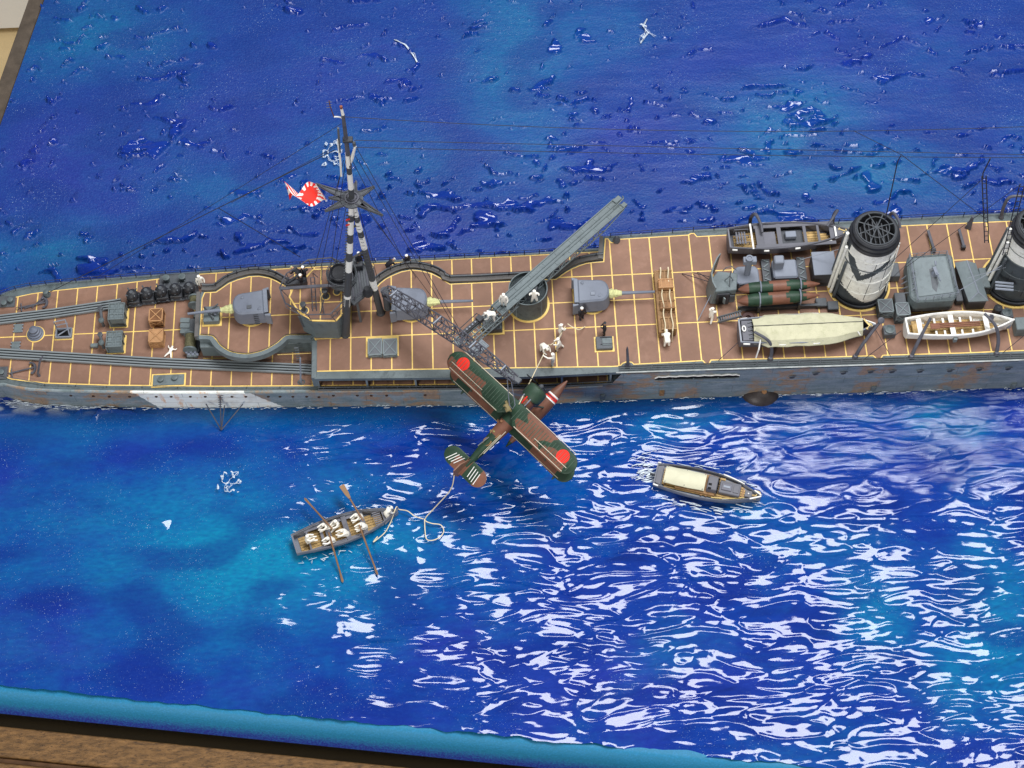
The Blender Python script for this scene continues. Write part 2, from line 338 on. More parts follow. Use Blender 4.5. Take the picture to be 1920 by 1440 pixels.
ship = thing('warship', 'grey scale model warship with brown linoleum decks and brass strips across the blue sea', 'warship', (0, 1, 0))
def interp(tab, x):
    if x <= tab[0][0]: return tab[0][1]
    for (a, b), (c, d) in zip(tab, tab[1:]):
        if x <= c: return b + (d - b) * (x - a) / (c - a)
    return tab[-1][1]
def XY(pts, z): return [P(px, py, z).xy for px, py in pts]
nearM = XY([(0, 716), (22, 722), (50, 727), (100, 730), (200, 732), (300, 733), (450, 733), (600, 731), (800, 729), (1000, 727)], ZM)
farM = XY([(0, 552), (22, 543), (60, 535), (100, 530), (220, 520), (378, 508), (500, 499), (720, 488), (1000, 474), (1135, 466)], ZM)
nearS = XY([(1150, 698), (1300, 693), (1500, 687), (1700, 681), (1920, 674)], ZS)
farS = XY([(1134, 441), (1300, 431), (1500, 419), (1700, 409), (1920, 397)], ZS)
XS = P(592, 697, ZS).x; XSE = P(1150, 698, ZS).x; XF = P(1134, 446, ZS).x
nt = [(-10.55, .62), (-10.45, .35), (-10.2, .10)] + [(-9.9, -.02)] + [(p.x, p.y) for p in nearM] + [(p.x, p.y) for p in nearS] + [(13, nearS[-1].y + .05)]
ft = [(-10.55, 1.0), (-10.45, 1.27), (-10.2, 1.5)] + [(-9.9, 1.66)] + [(p.x, p.y) for p in farM] + [(p.x, p.y) for p in farS] + [(13, farS[-1].y)]
nt.sort(); ft.sort()
# hull: side strakes, stepped below, with a knuckle line
m, t, b = newmat('hull_paint')
co = t.coord(); sp = t.add('ShaderNodeSeparateXYZ'); t.put(co, sp.inputs[0]); x_, y_, z_ = sp.outputs
n1 = t.noise(t.mapping(co, (1, 1, 3.5)), 2.2, 5, .62); n2 = t.noise(t.mapping(co, (1.0, 1, 1.9)), 3.0, 5, .65, .4); n3 = t.noise(co, 24, 3)
c = t.mix(t.ramp(n1, .35, .65), (.16, .205, .21), (.27, .31, .325)); c = t.mix(t.math('MULTIPLY', t.ramp(n3, .45, .7), .4), c, (.10, .14, .15))
xa0, xa1 = PY(241, 735, -.3).x, PY(290, 763, -.3).x; xb0, xb1 = PY(461, 733, -.3).x, PY(529, 763, -.3).x
za, zb = .68, .05
sl = (xa1 - xa0) / (za - zb); s2 = (xb1 - xb0) / (za - zb)
wig = t.math('MULTIPLY_ADD', n3, .10, -.05)
fa = t.math('ADD', t.math('SUBTRACT', x_, t.math('MULTIPLY_ADD', z_, -sl, xa0 + sl * za)), wig)
fb = t.math('ADD', t.math('SUBTRACT', t.math('MULTIPLY_ADD', z_, -s2, xb0 + s2 * za), x_), wig)
wm = t.math('MULTIPLY', t.math('MULTIPLY', t.math('GREATER_THAN', fa, 0.0), t.math('GREATER_THAN', fb, 0.0)), t.math('LESS_THAN', y_, .9))
c = t.mix(wm, c, t.mix(t.ramp(n1, .3, .7), (.80, .84, .80), (.88, .90, .84)))
rz = t.ramp(t.noise(t.mapping(co, (1, 1, .3)), 1.3, 3, .6), .46, .54)
rust = t.math('MULTIPLY', t.ramp(n2, .45, .53), rz)
c = t.mix(t.math('MULTIPLY', rust, t.math('MULTIPLY_ADD', wm, -.55, .8)), c, t.mix(t.ramp(n3, .4, .7), (.26, .17, .10), (.44, .25, .11)))
pl = t.add('ShaderNodeTexBrick'); t.put(t.mapping(t.add('ShaderNodeCombineXYZ').outputs[0]), pl.inputs[0])
cb = t.add('ShaderNodeCombineXYZ'); t.put(x_, cb.inputs[0]); t.put(z_, cb.inputs[1]); t.put(cb.outputs[0], pl.inputs[0])
pl.inputs['Scale'].default_value = 1.0; pl.inputs['Brick Width'].default_value = 1.35; pl.inputs['Row Height'].default_value = .23; pl.inputs['Mortar Size'].default_value = .006
c = t.mix(t.math('MULTIPLY', pl.outputs['Fac'], .45), c, (.04, .05, .055))
wl = t.ramp(t.math('ADD', z_, t.math('MULTIPLY', n1, .12)), .13, .05)
c = t.mix(t.math('MULTIPLY', wl, .55), c, (.20, .25, .23))
c = t.mix(t.math('MULTIPLY', t.math('MULTIPLY', wm, t.ramp(t.noise(t.mapping(co, (1.6, 1, .5)), 4, 5, .6), .55, .64)), .7), c, (.72, .36, .14))
t.put(c, b.inputs['Base Color']); b.inputs['Roughness'].default_value = .42; t.put(t.bump(t.math('ADD', n3, t.math('MULTIPLY', pl.outputs['Fac'], -1.0)), .3, .015), b.inputs['Normal'])
hullm = m
o = MB(); xs = sorted(set([round(-10.55 + i * .05, 3) for i in range(10)] + [round(-10.0 + i * .25, 3) for i in range(93)] + [XSE, XS]))
def secs(tab, sgn):
    rows = []
    for x in xs:
        y = interp(tab, x); fl = .025 if x > -9.3 else .025 + .35 * ((-9.3 - x))
        if sgn > 0: zt = ZS - .04 if x >= XF else ZM - .01
        else: zt = ZS - .04 if x >= XSE + .01 else (ZM + .03 if x > XS else ZM - .01)
        zt0 = zt
        inx = -sgn
        rows.append([(x, y, zt), (x, y, min(zt, ZM) - .08), (x, y + inx * .015, min(zt, ZM) - .085), (x, y + inx * .015, min(zt, ZM) - .10), (x, y + inx * .002, min(zt, ZM) - .105), (x, y + inx * fl * .35, .3), (x, y + inx * fl, -.05), (x, y + inx * fl * 1.6, -.4)])
    k = len(rows[0]); o.add([v for r in rows for v in r], [(i * k + j, (i + 1) * k + j, (i + 1) * k + j + 1, i * k + j + 1) for i in range(len(rows) - 1) for j in range(k - 1)])
secs(nt, -1); secs(ft, 1)
a_, b_ = xs[0], xs[0]
ya, yb = interp(nt, a_), interp(ft, a_)
o.add([(a_, ya, ZM - .01), (a_, yb, ZM - .01), (a_ + .5, yb - .5, -.05), (a_ + .5, ya + .5, -.05)], [(0, 1, 2, 3)])
hull = o.build('hull', hullm, ship, smooth=R45)
# margin plate (grey waterway) that carries the deck
def outline(x0, x1, ins=0.0, step=.12):
    n = max(2, int((x1 - x0) / step)); X_ = [x0 + (x1 - x0) * i / n for i in range(n + 1)]
    return [(x, interp(nt, x) + ins) for x in X_] + [(x, interp(ft, x) - ins) for x in X_[::-1]]
MB().prism(outline(-10.55, XSE + .2), ZM - .06, ZM - .005).build('margin_plate', grey, ship)
mgS = [(XS, interp(nt, XS) + .02)] + [(x, interp(nt, x) + .0) for x in [XS + .4 * i for i in range(1, 14)] + [XSE + .02]] + [(x, interp(nt, x)) for x in (XSE + .3, 4, 6, 8, 10, 13)] + [(x, interp(ft, x)) for x in (13, 10, 8, 6, 4, XF + .05)]
# ---- deck outlines (world xy), panels clipped to the brass grid ----
def clip(poly, axis, val, keep_less):
    out = []; n = len(poly)
    for i in range(n):
        a, b2 = poly[i], poly[(i + 1) % n]; ia = (a[axis] <= val) == keep_less; ib = (b2[axis] <= val) == keep_less
        if ia: out.append(a)
        if ia != ib:
            t_ = (val - a[axis]) / (b2[axis] - a[axis]); out.append((a[0] + (b2[0] - a[0]) * t_, a[1] + (b2[1] - a[1]) * t_))
    return out
def parea(p): return abs(sum(p[i][0] * p[(i + 1) % len(p)][1] - p[(i + 1) % len(p)][0] * p[i][1] for i in range(len(p)))) / 2
def dedupe(p):
    q_ = []
    for a in p:
        if not q_ or (abs(a[0] - q_[-1][0]) + abs(a[1] - q_[-1][1])) > 1e-4: q_.append(a)
    if len(q_) > 1 and abs(q_[0][0] - q_[-1][0]) + abs(q_[0][1] - q_[-1][1]) < 1e-4: q_.pop()
    return q_
def inset(poly, d):
    n = len(poly); s_ = sum(poly[i][0] * poly[(i + 1) % n][1] - poly[(i + 1) % n][0] * poly[i][1] for i in range(n)); sg = 1 if s_ > 0 else -1; out = []
    for i in range(n):
        a, b2, c_ = Vector(poly[i - 1]), Vector(poly[i]), Vector(poly[(i + 1) % n]); e1 = (b2 - a).normalized(); e2 = (c_ - b2).normalized()
        n1_ = Vector((-e1.y, e1.x)) * sg; n2_ = Vector((-e2.y, e2.x)) * sg; h_ = n1_ + n2_; L2 = max(h_.length_squared, .5)
        p_ = b2 + h_ * (2 * d / L2); out.append((p_.x, p_.y))
    return out
GX0 = P(696, 693, ZS).x; GS = (P(1900, 669, ZS).x - P(696, 693, ZS).x) / 31.0
GH = .0122
XL = [GX0 + GS * k for k in range(-26, 48)]
def panels(poly, ylines, z, parent, bands=()):
    poly = dedupe(poly); MB().prism(poly, z - .03, z).build('brass_strip_sheet', brass, parent); inn = inset(poly, .022); cnt = 0
    ys = [-9] + sorted(ylines) + [19]
    for i in range(len(XL) - 1):
        col_ = clip(clip(inn, 0, XL[i] + GH, False), 0, XL[i + 1] - GH, True)
        if len(col_) < 3: continue
        for j in range(len(ys) - 1):
            c_ = clip(clip(col_, 1, ys[j] + GH, False), 1, ys[j + 1] - GH, True)
            c_ = dedupe(c_)
            if len(c_) < 3 or parea(c_) < .004: continue
            MB().prism(c_, z - .01, z + .005).build('deck_panel', lino, parent); cnt += 1
    return cnt
dm = MB().prism(outline(-10.4, XSE + .1, .03), ZM - .055, ZM - .004 + .002).build('main_deck', grey, ship)
MBR = [(-10.35, .55), (-9.9, .16)] + [tuple(q_) for q_ in XY([(0, 704), (22, 712), (84, 719), (200, 723), (400, 725), (590, 724), (800, 722), (1000, 720), (1140, 718)], ZM)]
MFR = [tuple(q_) for q_ in XY([(1128, 471), (998, 478), (713, 493), (500, 505), (378, 513), (300, 522), (220, 532), (105, 544), (60, 550), (22, 558), (0, 568)], ZM)] + [(-9.9, 1.5), (-10.35, 1.1)]
YC = 1.075
n_ = panels(MBR + MFR, [YC], ZM, dm)
# shelter deck outline
SN = [(592, 697), (800, 693), (1000, 690), (1148, 688), (1163, 687), (1168, 682), (1176, 679), (1184, 680), (1188, 684), (1300, 678), (1317, 677), (1322, 682), (1330, 683), (1334, 676), (1500, 672), (1637, 668), (1643, 673), (1652, 673), (1656, 667), (1800, 663), (1920, 658)]
SF = [(1920, 413), (1800, 418), (1660, 424), (1500, 432), (1363, 440), (1307, 443), (1302, 437), (1295, 437), (1290, 440), (1160, 448), (1156, 455), (1146, 454), (1140, 447), (1134, 447), (1131, 490), (1118, 491), (1100, 493), (1087, 497), (1073, 503), (1062, 509), (1052, 516), (1042, 523), (1029, 523), (955, 527), (844, 532), (834, 526), (825, 520), (809, 512), (788, 507), (771, 505.5), (752, 509), (733, 517), (722, 523), (712, 531), (704, 540), (600, 545), (560, 542), (540, 538), (530, 533), (518, 526), (505, 520.5), (486, 517), (467, 518), (445, 524), (428, 531), (405, 547), (383, 548), (378, 560), (374, 629)]
SN2 = [(399, 631), (405, 638), (412, 647), (420, 653.5), (430, 659), (446, 663), (463, 664.5), (480, 662), (499, 656), (510, 650), (521, 643), (529, 636), (537, 630), (561, 629), (586, 629), (592, 640)]
ZSp = [tuple(q_) for q_ in XY(SN, ZS)]; SFp = [tuple(q_) for q_ in XY(SF, ZS)]; S2p = [tuple(q_) for q_ in XY(SN2, ZS)]
ext = [(13, ZSp[-1][1]), (13, SFp[0][1])]
poly_s = ZSp + ext + SFp + S2p
Y1 = P(1229, 607, ZS).y; Y2 = P(1219, 512, ZS).y; Y0 = P(1226, 560, ZS).y; Y1 = Y0 - .5 * (Y2 - Y1); Y2 = 2 * Y0 - Y1
slab = [(a, b2 + (0 if a < XSE else -.13)) for a, b2 in ZSp]
sd = thing  # placeholder name reuse avoided below
def outset(p, d): return inset(p, -d)
sh = MB().prism(dedupe([(x, interp(nt, x)) for x in [XS - .02 + i * (13 - XS) / 60 for i in range(61)]] + [(x, interp(ft, x)) for x in [13 - i * (13 - XF) / 40 for i in range(40)]] + [(XF - .02, interp(ft, XF + .05))] + outset(poly_s, .055)[len(ZSp) + len(ext) + 14:-1]), ZS - .085, ZS - .004).build('shelter_deck', grey, ship)
n_ += panels(poly_s, [Y0], ZS, sh) if False else 0
# the middle line runs the whole length, the outer lines only amidships
def split_panels():
    MB().prism(dedupe(poly_s), ZS - .03, ZS).build('brass_strip_sheet', brass, sh); inn = inset(dedupe(poly_s), .022); k = 0
    for i in range(len(XL) - 1):
        x0, x1 = XL[i] + GH, XL[i + 1] - GH
        if x0 > 13: break
        cols = clip(clip(inn, 0, x0, False), 0, x1, True)
        if len(cols) < 3: continue
        ys = [-9, Y0, 19]
        if x1 > XS + .1: ys = [-9, Y1, Y0, 19]
        if x0 > P(1000, 520, ZS).x: ys = [-9, Y1, Y0, Y2, 19]
        for j in range(len(ys) - 1):
            c_ = dedupe(clip(clip(cols, 1, ys[j] + GH, False), 1, ys[j + 1] - GH, True))
            if len(c_) < 3 or parea(c_) < .004: continue
            MB().prism(c_, ZS - .01, ZS + .005).build('deck_panel', lino, sh); k += 1
split_panels()
# coaming round the raised deck: dark gutter with a low upright plate
oc = outset(dedupe(poly_s), .03)
seg_f = [Vector((a, b2, ZS)) for a, b2 in outset(SFp, -.0)]
def ribbon(pts, off0, off1, z0, z1, name, m_):
    pts = [Vector((p.x, p.y)) for p in pts]; n = len(pts); L_, R_ = [], []
    for i, p_ in enumerate(pts):
        d = (pts[min(i + 1, n - 1)] - pts[max(i - 1, 0)]).normalized(); nn_ = Vector((d.y, -d.x)); L_.append(p_ + nn_ * off0); R_.append(p_ + nn_ * off1)
    o = MB(); vs = []
    for a, b2 in zip(L_, R_): vs += [(a.x, a.y, z0), (a.x, a.y, z1), (b2.x, b2.y, z1), (b2.x, b2.y, z0)]
    o.add(vs, [(i * 4 + j, i * 4 + (j + 1) % 4, i * 4 + 4 + (j + 1) % 4, i * 4 + 4 + j) for i in range(n - 1) for j in range(4)] + [(0, 1, 2, 3), (n * 4 - 4, n * 4 - 1, n * 4 - 2, n * 4 - 3)])
    return o.build(name, m_, ship)
def smoothpts(px, z, k=4):
    p = [P(a, b2, z) for a, b2 in px]; out = []
    for i in range(len(p) - 1):
        p0, p1, p2, p3 = p[max(i - 1, 0)], p[i], p[i + 1], p[min(i + 2, len(p) - 1)]
        for j in range(k):
            u_ = j / k; out.append(.5 * ((2 * p1) + (p2 - p0) * u_ + (2 * p0 - 5 * p1 + 4 * p2 - p3) * u_ ** 2 + (3 * p1 - p0 - 3 * p2 + p3) * u_ ** 3))
    return out + [p[-1]]
coam = mat('dark_coaming', (.060, .055, .052), .55, .3, 7, .2, edge=(.22, .21, .20))
far1 = smoothpts([(378, 548), (405, 547), (428, 531), (445, 524), (467, 518), (486, 517), (505, 520.5), (518, 526), (530, 533), (545, 540), (562, 543)], ZS, 2)
far2 = smoothpts([(704, 540), (712, 531), (733, 517), (752, 509), (771, 505.5), (788, 507), (809, 512), (825, 520), (844, 532), (955, 527), (1029, 523), (1042, 523), (1062, 509), (1087, 497), (1118, 491), (1131, 490)], ZS, 2)
near1 = smoothpts([(592, 632), (586, 629), (561, 629), (537, 630), (521, 643), (499, 656), (480, 662), (463, 664.5), (446, 663), (430, 659), (412, 647), (399, 631), (375, 629)], ZS, 3)
for pts in (far1, far2):
    ribbon(pts, -.02, -.105, ZS - .07, ZS + .05, 'coaming', coam)
    ribbon(pts, -.108, -.135, ZS - .10, ZS + .085, 'coaming_lip', greyd)
ribbon(near1, .018 - .1 + .1, .02, ZS - .02, ZS + .02, 'coaming_lip', grey)
ribbon(near1[::-1], .02, .10, ZS - .10, ZS + .045, 'coaming', grey)
ribbon([P(1131, 488, ZS), P(1134, 446, ZS)], -.03, -.10, ZS - .3, ZS + .07, 'coaming', coam)
ribbon([P(374, 632, ZS), P(378, 548, ZS)], .0 - .09, -.02, ZS - .1, ZS + .03, 'coaming', coam)
# deckhouse walls below the raised deck
MB().prism([tuple(q_) for q_ in XY([(381, 668), (440, 667), (584, 659), (592, 700)], ZM)][:3] + [(XS + .0, .35), (XSE, .35), (XSE, 1.75), (XS, 1.75), P(381, 600, ZM).xy[:] and (P(381, 560, ZM).x, 1.6)], ZM - .02, ZS - .09).build('deckhouse', grey, ship, .01)
o = MB(); z2 = ZM + .004
for a, b2 in (((381, 672), (440, 671)), ((440, 671), (497, 667)), ((520, 665), (583, 662))):
    pa, pb = P(*a, z2), P(*b2, z2); o.tube([pa, pb], .011, 4)
o.build('brass_edging', brass, ship)
# open gallery between shelter deck and bulwark on the near side
o = MB(); xg = [XS + .02 + i * (XSE - XS - .06) / 6 for i in range(7)]
for x in xg:
    y = interp(nt, x) + .02; MB().box((x, y + .03, (ZM + ZS - .085) / 2), (.035, .05, ZS - .085 - ZM)).build('gallery_pillar', grey, ship)
o = MB(); X_ = [XS + (XSE - XS) * i / 20 for i in range(21)]
MB().tube([(x, interp(nt, x) - .005, ZM + .11) for x in X_], .009, 5).build('gallery_rail', greyd, ship)
MB().tube([(x, interp(nt, x) - .012, ZM + .03) for x in X_], .022, 5).build('gallery_sill', greyd, ship)
for i in range(24):
    x = XS + .1 + i * (XSE - XS - .2) / 23; o.tube([(x, interp(nt, x), ZM), (x, interp(nt, x), ZM + .11)], .007, 4)
g_ = o.build('gallery_rail_post', greyd, ship)
MB().tube([(x, interp(nt, x) - .015, ZM - .02) for x in [-10.1 + i * .25 for i in range(int((XSE + 10.1) / .25) + 1)]], .03, 6).build('rubbing_strake', hullm, ship)
MB().tube([(x, interp(nt, x) - .004, ZS - .012) for x in [XSE + .05 + i * .5 for i in range(20)]], .012, 5).build('white_edge_line', mat('scuffed_edge', (.5, .52, .5), .5, .4, 5, .1), ship)
MB().box((P(592, 700, ZS).x - .03, (interp(nt, XS) + P(592, 640, ZS).y) / 2 + .02, ZS - .16), (.10, P(592, 640, ZS).y - interp(nt, XS), .34)).build('bulkhead_end', grey, ship, .01)
# slot in the hull side at right with rail
sa, sb = PY(1228, 709, -.47), PY(1386, 701, -.47)
o = MB(); n = 24; top = []; yy = interp(nt, 4) - .006
for i in range(n + 1):
    f_ = i / n; x = sa.x + (sb.x - sa.x) * f_; top.append((x, .93 + .012 * math.sin(i * 1.9) + (.0 if 0 < i < n else -.05)))
vs = [(x, interp(nt, x) - .012, z) for x, z in top] + [(x, interp(nt, x) - .012, .78 if 0 < i < n else .84) for i, (x, z) in enumerate(top)]
o.add(vs, [(i, i + 1, n + 2 + i, n + 1 + i) for i in range(n)]).build('hull_slot', pitch, ship)
o = MB(); o.tube([(x, interp(nt, x) - .02, .825) for x, z in top], .012, 5)
for k in (5, 11, 18): x = top[k][0]; o.box((x, interp(nt, x) - .02, .815), (.02, .012, .09))
o.build('slot_rail', grey, ship)
MB().tube([(x, interp(nt, x) - .014, z + .012) for x, z in top], .016, 5).build('slot_lip', white, ship)
# portholes
ph = [(88, 733), (133, 741), (175, 742), (205, 743), (243, 743), (293, 743), (321, 743), (357, 743), (385, 743), (435, 743), (461, 743), (503, 743), (525, 743), (549, 743), (575, 743), (598, 744), (625, 741), (670, 741), (696, 741), (725, 741), (797, 740)]
pdm = mat('porthole_dark', (.05, .02, .012), .5, .2, 10, 0)
for px, py in ph:
    y = interp(nt, P(px, py, .5).x) - .0; c_ = PY(px, py, y + .01); MB().lathe((c_.x, y + .026, c_.z), [(.024, -.01), (.028, .03), (.020, .036), (.015, .028)], (0, -1, 0), 10).build('porthole', pdm, ship)
for px, py in [(1485, 706), (1529, 699), (1581, 697), (1632, 694), (1672, 693), (1724, 692), (1780, 690), (1835, 687), (1889, 685)]:
    c_ = PY(px, py, -.5); MB().lathe((c_.x, interp(nt, c_.x) + .012, c_.z), [(.052, 0), (.052, .022), (.036, .026), (.032, .018)], (0, -1, 0), 14).build('scuttle', greyd, ship)
    MB().tube([(c_.x - .07, interp(nt, c_.x) - .012, c_.z + .045), (c_.x, interp(nt, c_.x) - .018, c_.z + .075), (c_.x + .07, interp(nt, c_.x) - .012, c_.z + .045)], .009, 4).build('eyebrow', greyd, ship)
# rungs / plates low on the hull
for px, py, s_, m_ in [(1130, 745, 0, grey), (1241, 737, 1, brownw), (1432, 735, 1, tan), (1637, 723, 1, grey), (1899, 715, 1, grey)]:
    c_ = PY(px, py, -.48); y = interp(nt, c_.x)
    MB().box((c_.x, y - .0, c_.z), (.09, .05, .17)).box((c_.x, y - .01, c_.z), (.045, .055, .11)).build('side_fitting', m_, ship, .006)
# torpedo blister, half drowned
c_ = PY(1424, 752, -.5); MB().ball((c_.x, -.42, -.02), .36, (1.0, .85, .62), seg=20, rings=12).build('side_blister', mat('blister_brown', (.05, .04, .038), .4, .3, 5, .2), ship, smooth=True)
# faint wash sheet: mine rails (pairs of rails along the quarterdeck)
rm = mat('rail_grey', (.085, .10, .105), .45, .2, 6, .1, edge=(.36, .4, .42))
def rails(pa, pb, pc, w_, n=4):
    a, b2, c_ = P(*pa, ZM), P(*pb, ZM), P(*pc, ZM)
    d = (c_ - a).normalized(); nn_ = Vector((-d.y, d.x, 0))
    bed = MB(); q_ = [a - nn_ * w_ / 2, b2 - nn_ * w_ / 2, c_ - nn_ * w_ / 2, c_ + nn_ * w_ / 2, b2 + nn_ * w_ / 2, a + nn_ * w_ / 2]
    bd = bed.prism([(p.x, p.y) for p in q_], ZM + .004, ZM + .022).build('mine_rail_bed', black, ship)
    for i in range(n):
        off = nn_ * (w_ * (-.5 + i / (n - 1)))
        o = MB(); ps = [p + off for p in (a, b2, c_)]
        for s, e in zip(ps, ps[1:]):
            dd = (e - s); o.box(((s + e) / 2) + Vector((0, 0, .045)), (dd.length, .028, .05), math.atan2(dd.y, dd.x))
        o.build('mine_rail', rm, ship)
rails((-60, 661), (290, 682), (592, 695), .165)
rails((-60, 609), (100, 590), (228, 571), .165)
# =====================================================================
# fittings of the ship (parts)
# =====================================================================
def shp(mb, name, m_, bevel=0, smooth=False, parent=None, label=None): return mb.build(name, m_, parent or ship, bevel, smooth, label)
def dbox(px, py, w_, d_, h_, m_, name, z=ZS, rz=0, parent=None, bevel=.012, taper=1.0, border=False):
    c_ = P(px, py, z + h_); o = MB().box((c_.x, c_.y, z + h_ / 2 + .003), (w_, d_, h_), rz, taper=taper).build(name, m_, parent or ship, bevel)
    if border: MB().box((c_.x, c_.y, z + .012), (w_ + .07, d_ + .07, .02), rz).build('brass_edging', brass, o)
    return o
def xf(loc, rz): return Matrix.Translation(Vector(loc)) @ Matrix.Rotation(rz, 4, 'Z')
class TB(MB):
    def __init__(s, M): super().__init__(); s.M = M
    def add(s, vs, fs): return super().add([s.M @ Vector(v) for v in vs], fs)
# --- gun turrets ---
def dshape(l0, l1, w0, w1, k=9):
    pts = [(-l0, -w0), (l1 * .15, -w1)]
    for i in range(k + 1):
        a = -math.pi / 2 + math.pi * i / k; pts.append((l1 * .35 + (l1 * .65) * max(0, math.cos(a)) ** .8, w1 * math.sin(a)))
    return pts + [(l1 * .15, w1), (-l0, w0)]
def turret(px, py, rz, ladder=False, label=None):
    c_ = P(px, py, ZS); M = xf((c_.x, c_.y, ZS + .004), rz)
    t_ = TB(M); bot = dshape(.30, .335, .285, .265); top = dshape(.27, .30, .245, .225)
    t_.prism([(x - .0, y) for x, y in bot], .05, .40, top=top)
    body = t_.build('gun_turret', greyl, ship, .028, math.radians(30), label)
    TB(M).lathe((0, 0, 0), [(.25, 0), (.25, .05), (.21, .06)], seg=28).build('turret_base', greyd, body)
    TB(M).lathe((0, 0, 0), [(.285, -.004), (.285, .008), (.26, .010)], seg=32).build('brass_ring', brass, body)
    TB(M).box((-.298, 0, .21), (.03, .36, .26)).build('rear_opening', pitch, body)
    a = TB(M); a.prism([(-.26, .28), (-.37, .31), (-.37, .25), (-.27, .245)], .04, .36); a.prism([(-.26, -.28), (-.37, -.31), (-.37, -.25), (-.27, -.245)], .04, .36); a.box((-.30, 0, .395), (.08, .50, .018)); a.build('shield_wing', greyl, body, .008)
    TB(M).tube([(.30, 0, .25), (.36, 0, .25), (.40, 0, .25), (.44, 0, .25), (.48, 0, .25), (.54, 0, .25)], [.075, .095, .07, .075, .055, .045], 10).build('blast_bag', yellow, body, smooth=math.radians(25))
    TB(M).tube([(.45, 0, .25), (1.13, 0, .262), (1.14, 0, .262)], [.036, .024, .030], 10).build('gun_barrel', greyl, body, smooth=R45)
    TB(M).box((.0, .10 if rz > 1 or rz < -1 else -.08, .408), (.085, .07, .02)).build('roof_hatch', greyd if ladder else greyl, body, .006)
    TB(M).lathe((-.18, .16, .395), [(.03, 0), (.03, .02), (.012, .03)], seg=10).build('sight_hood', greyl, body)
    TB(M).lathe((.12, -.12, .395), [(.026, 0), (.026, .018), (.012, .022)], seg=10).build('sight_hood', greyl, body)
    if ladder:
        l_ = TB(M)
        for i in range(6): l_.box((-.10, .272 - .006 * i, .07 + .055 * i), (.09, .022, .014))
        l_.build('ladder', black, body)
    return body
turret(473, 588, math.pi + .09, True)
turret(772, 580, -.03)
turret(1110, 565, -.01)
# --- catapult on its round tub ---
zc = 1.84
A_, B_ = P(868, 640, zc - .05), P(1163, 382, zc - .05); dcat = B_ - A_; LC = dcat.length; rc = math.atan2(dcat.y, dcat.x); M = xf((A_.x, A_.y, zc - .16), rc)
# local: x along 0..LC, y across, z 0 bottom chord .. .16 top
cat_ = TB(M); WB = .135
cat_.box((LC * .60, 0, .135), (LC * .78, WB * 2, .022))
catp = cat_.build('catapult', grey, ship, .004)
for y in (-WB, WB, -.03, .03): TB(M).box((LC * .60, y, .152), (LC * .79, .022 if abs(y) > .1 else .014, .03)).build('launch_rail', grey, catp, .003)
for k in range(19):
    x = LC * (.23 + .76 * k / 18); TB(M).box((x, .075 if k % 2 else -.08, .149), (.05 if k % 3 else .12, .07, .010)).build('bed_plate', grey, catp, .003)
for y in (-WB, WB):
    tr = TB(M); tr.box((LC * .46, y, -.045), (LC * .80, .02, .022))
    for k in range(22):
        x = LC * (.06 + .80 * k / 22); x2 = x + LC * .80 / 22
        tr.tube([(x, y, .12 if k % 2 else -.04), (x2, y, -.04 if k % 2 else .12)], .009, 4); tr.box((x, y, .04), (.012, .012, .17))
    tr.tube([(LC * .86, y, -.045), (LC * .99, y, .11)], .012, 4)
    tr.build('truss', grey, catp)
o = TB(M)
for k in range(9): x = LC * (.1 + .1 * k); o.tube([(x, -WB, -.045), (x + .1, WB, -.045)], .008, 4)
o.build('cross_brace', greyd, catp)
o = TB(M)
for y in (-.13, -.045, .045, .13): o.box((LC * .11, y, .10), (LC * .23, .02, .035))
for k in range(8): o.box((.05 + k * .105, 0, .085), (.02, .27, .02))
o.build('loading_frame', grey, catp, .003)
o = TB(M); o.box((.28, .085, .17), (.46, .09, .05)); o.box((.50, .08, .19), (.10, .12, .09)); o.tube([(.06, .15, .15), (.10, .17, .24), (.52, .17, .26), (.56, .13, .16)], .010, 5); o.tube([(.06, .07, .15), (.10, .06, .22), (.48, .06, .22)], .008, 5); o.build('launch_trolley', black, catp, .006)
for k in range(6): TB(M).box((.12 + k * .07, .085, .20), (.025, .03, .008)).build('trolley_bolt', greyl, catp)
o = TB(M); o.prism([(-.05, -.17), (-.05, -.33), (.02, -.36), (.30, -.36), (.30, -.17)], .0, .02); o.prism([(-.10, .0), (-.10, .16), (.02, .17), (.02, .0)], .05, .07); o.build('side_step', grey, catp)
o = TB(M)
for k in range(9): o.box((.0 + k * .036, -.265, .025), (.008, .17, .012))
o.box((.13, -.20, .025), (.30, .008, .014)); o.box((.13, -.33, .025), (.30, .008, .014)); o.build('step_grating', greyl, catp)
o = TB(M); o.box((LC * 1.0, .08, .15), (.16, .10, .06)); o.box((LC * 1.0, -.09, .15), (.10, .09, .06)); o.tube([(LC * .95, -.02, .17), (LC * 1.02, .0, .20), (LC * 1.03, .06, .17)], .016, 5); o.build('end_bracket', grey, catp, .006)
c_ = P(990, 541, 1.72); tub = MB().lathe((c_.x, c_.y, ZS + .004), [(.352, 0), (.352, .55), (.356, .575), (.338, .575), (.336, .47), (.0, .46)], seg=48, caps=False).build('catapult_tub', grey, ship, smooth=R45)
MB().lathe((c_.x, c_.y, ZS + .004), [(.392, -.004), (.392, .01), (.345, .012)], seg=48, caps=False).build('brass_ring', brass, tub)
MB().lathe((c_.x, c_.y, ZS + .464), [(.330, 0), (.330, .012), (0, .014)], seg=40, caps=False).build('tub_floor', mat('cast_floor', (.04, .05, .055), .6, .6, 30, 1.0, edge=(.2, .24, .25)), tub)
o = MB()
for k in range(7): a = math.radians(200 + k * 3); o.box((c_.x + math.cos(math.radians(205)) * .36, c_.y + math.sin(math.radians(205)) * .36, ZS + .08 + k * .07), (.05, .06, .012), math.radians(205))
o.build('tub_ladder', greyd, tub)
dpx = [(x, y) for x, y in ((-.13, -.36),)]
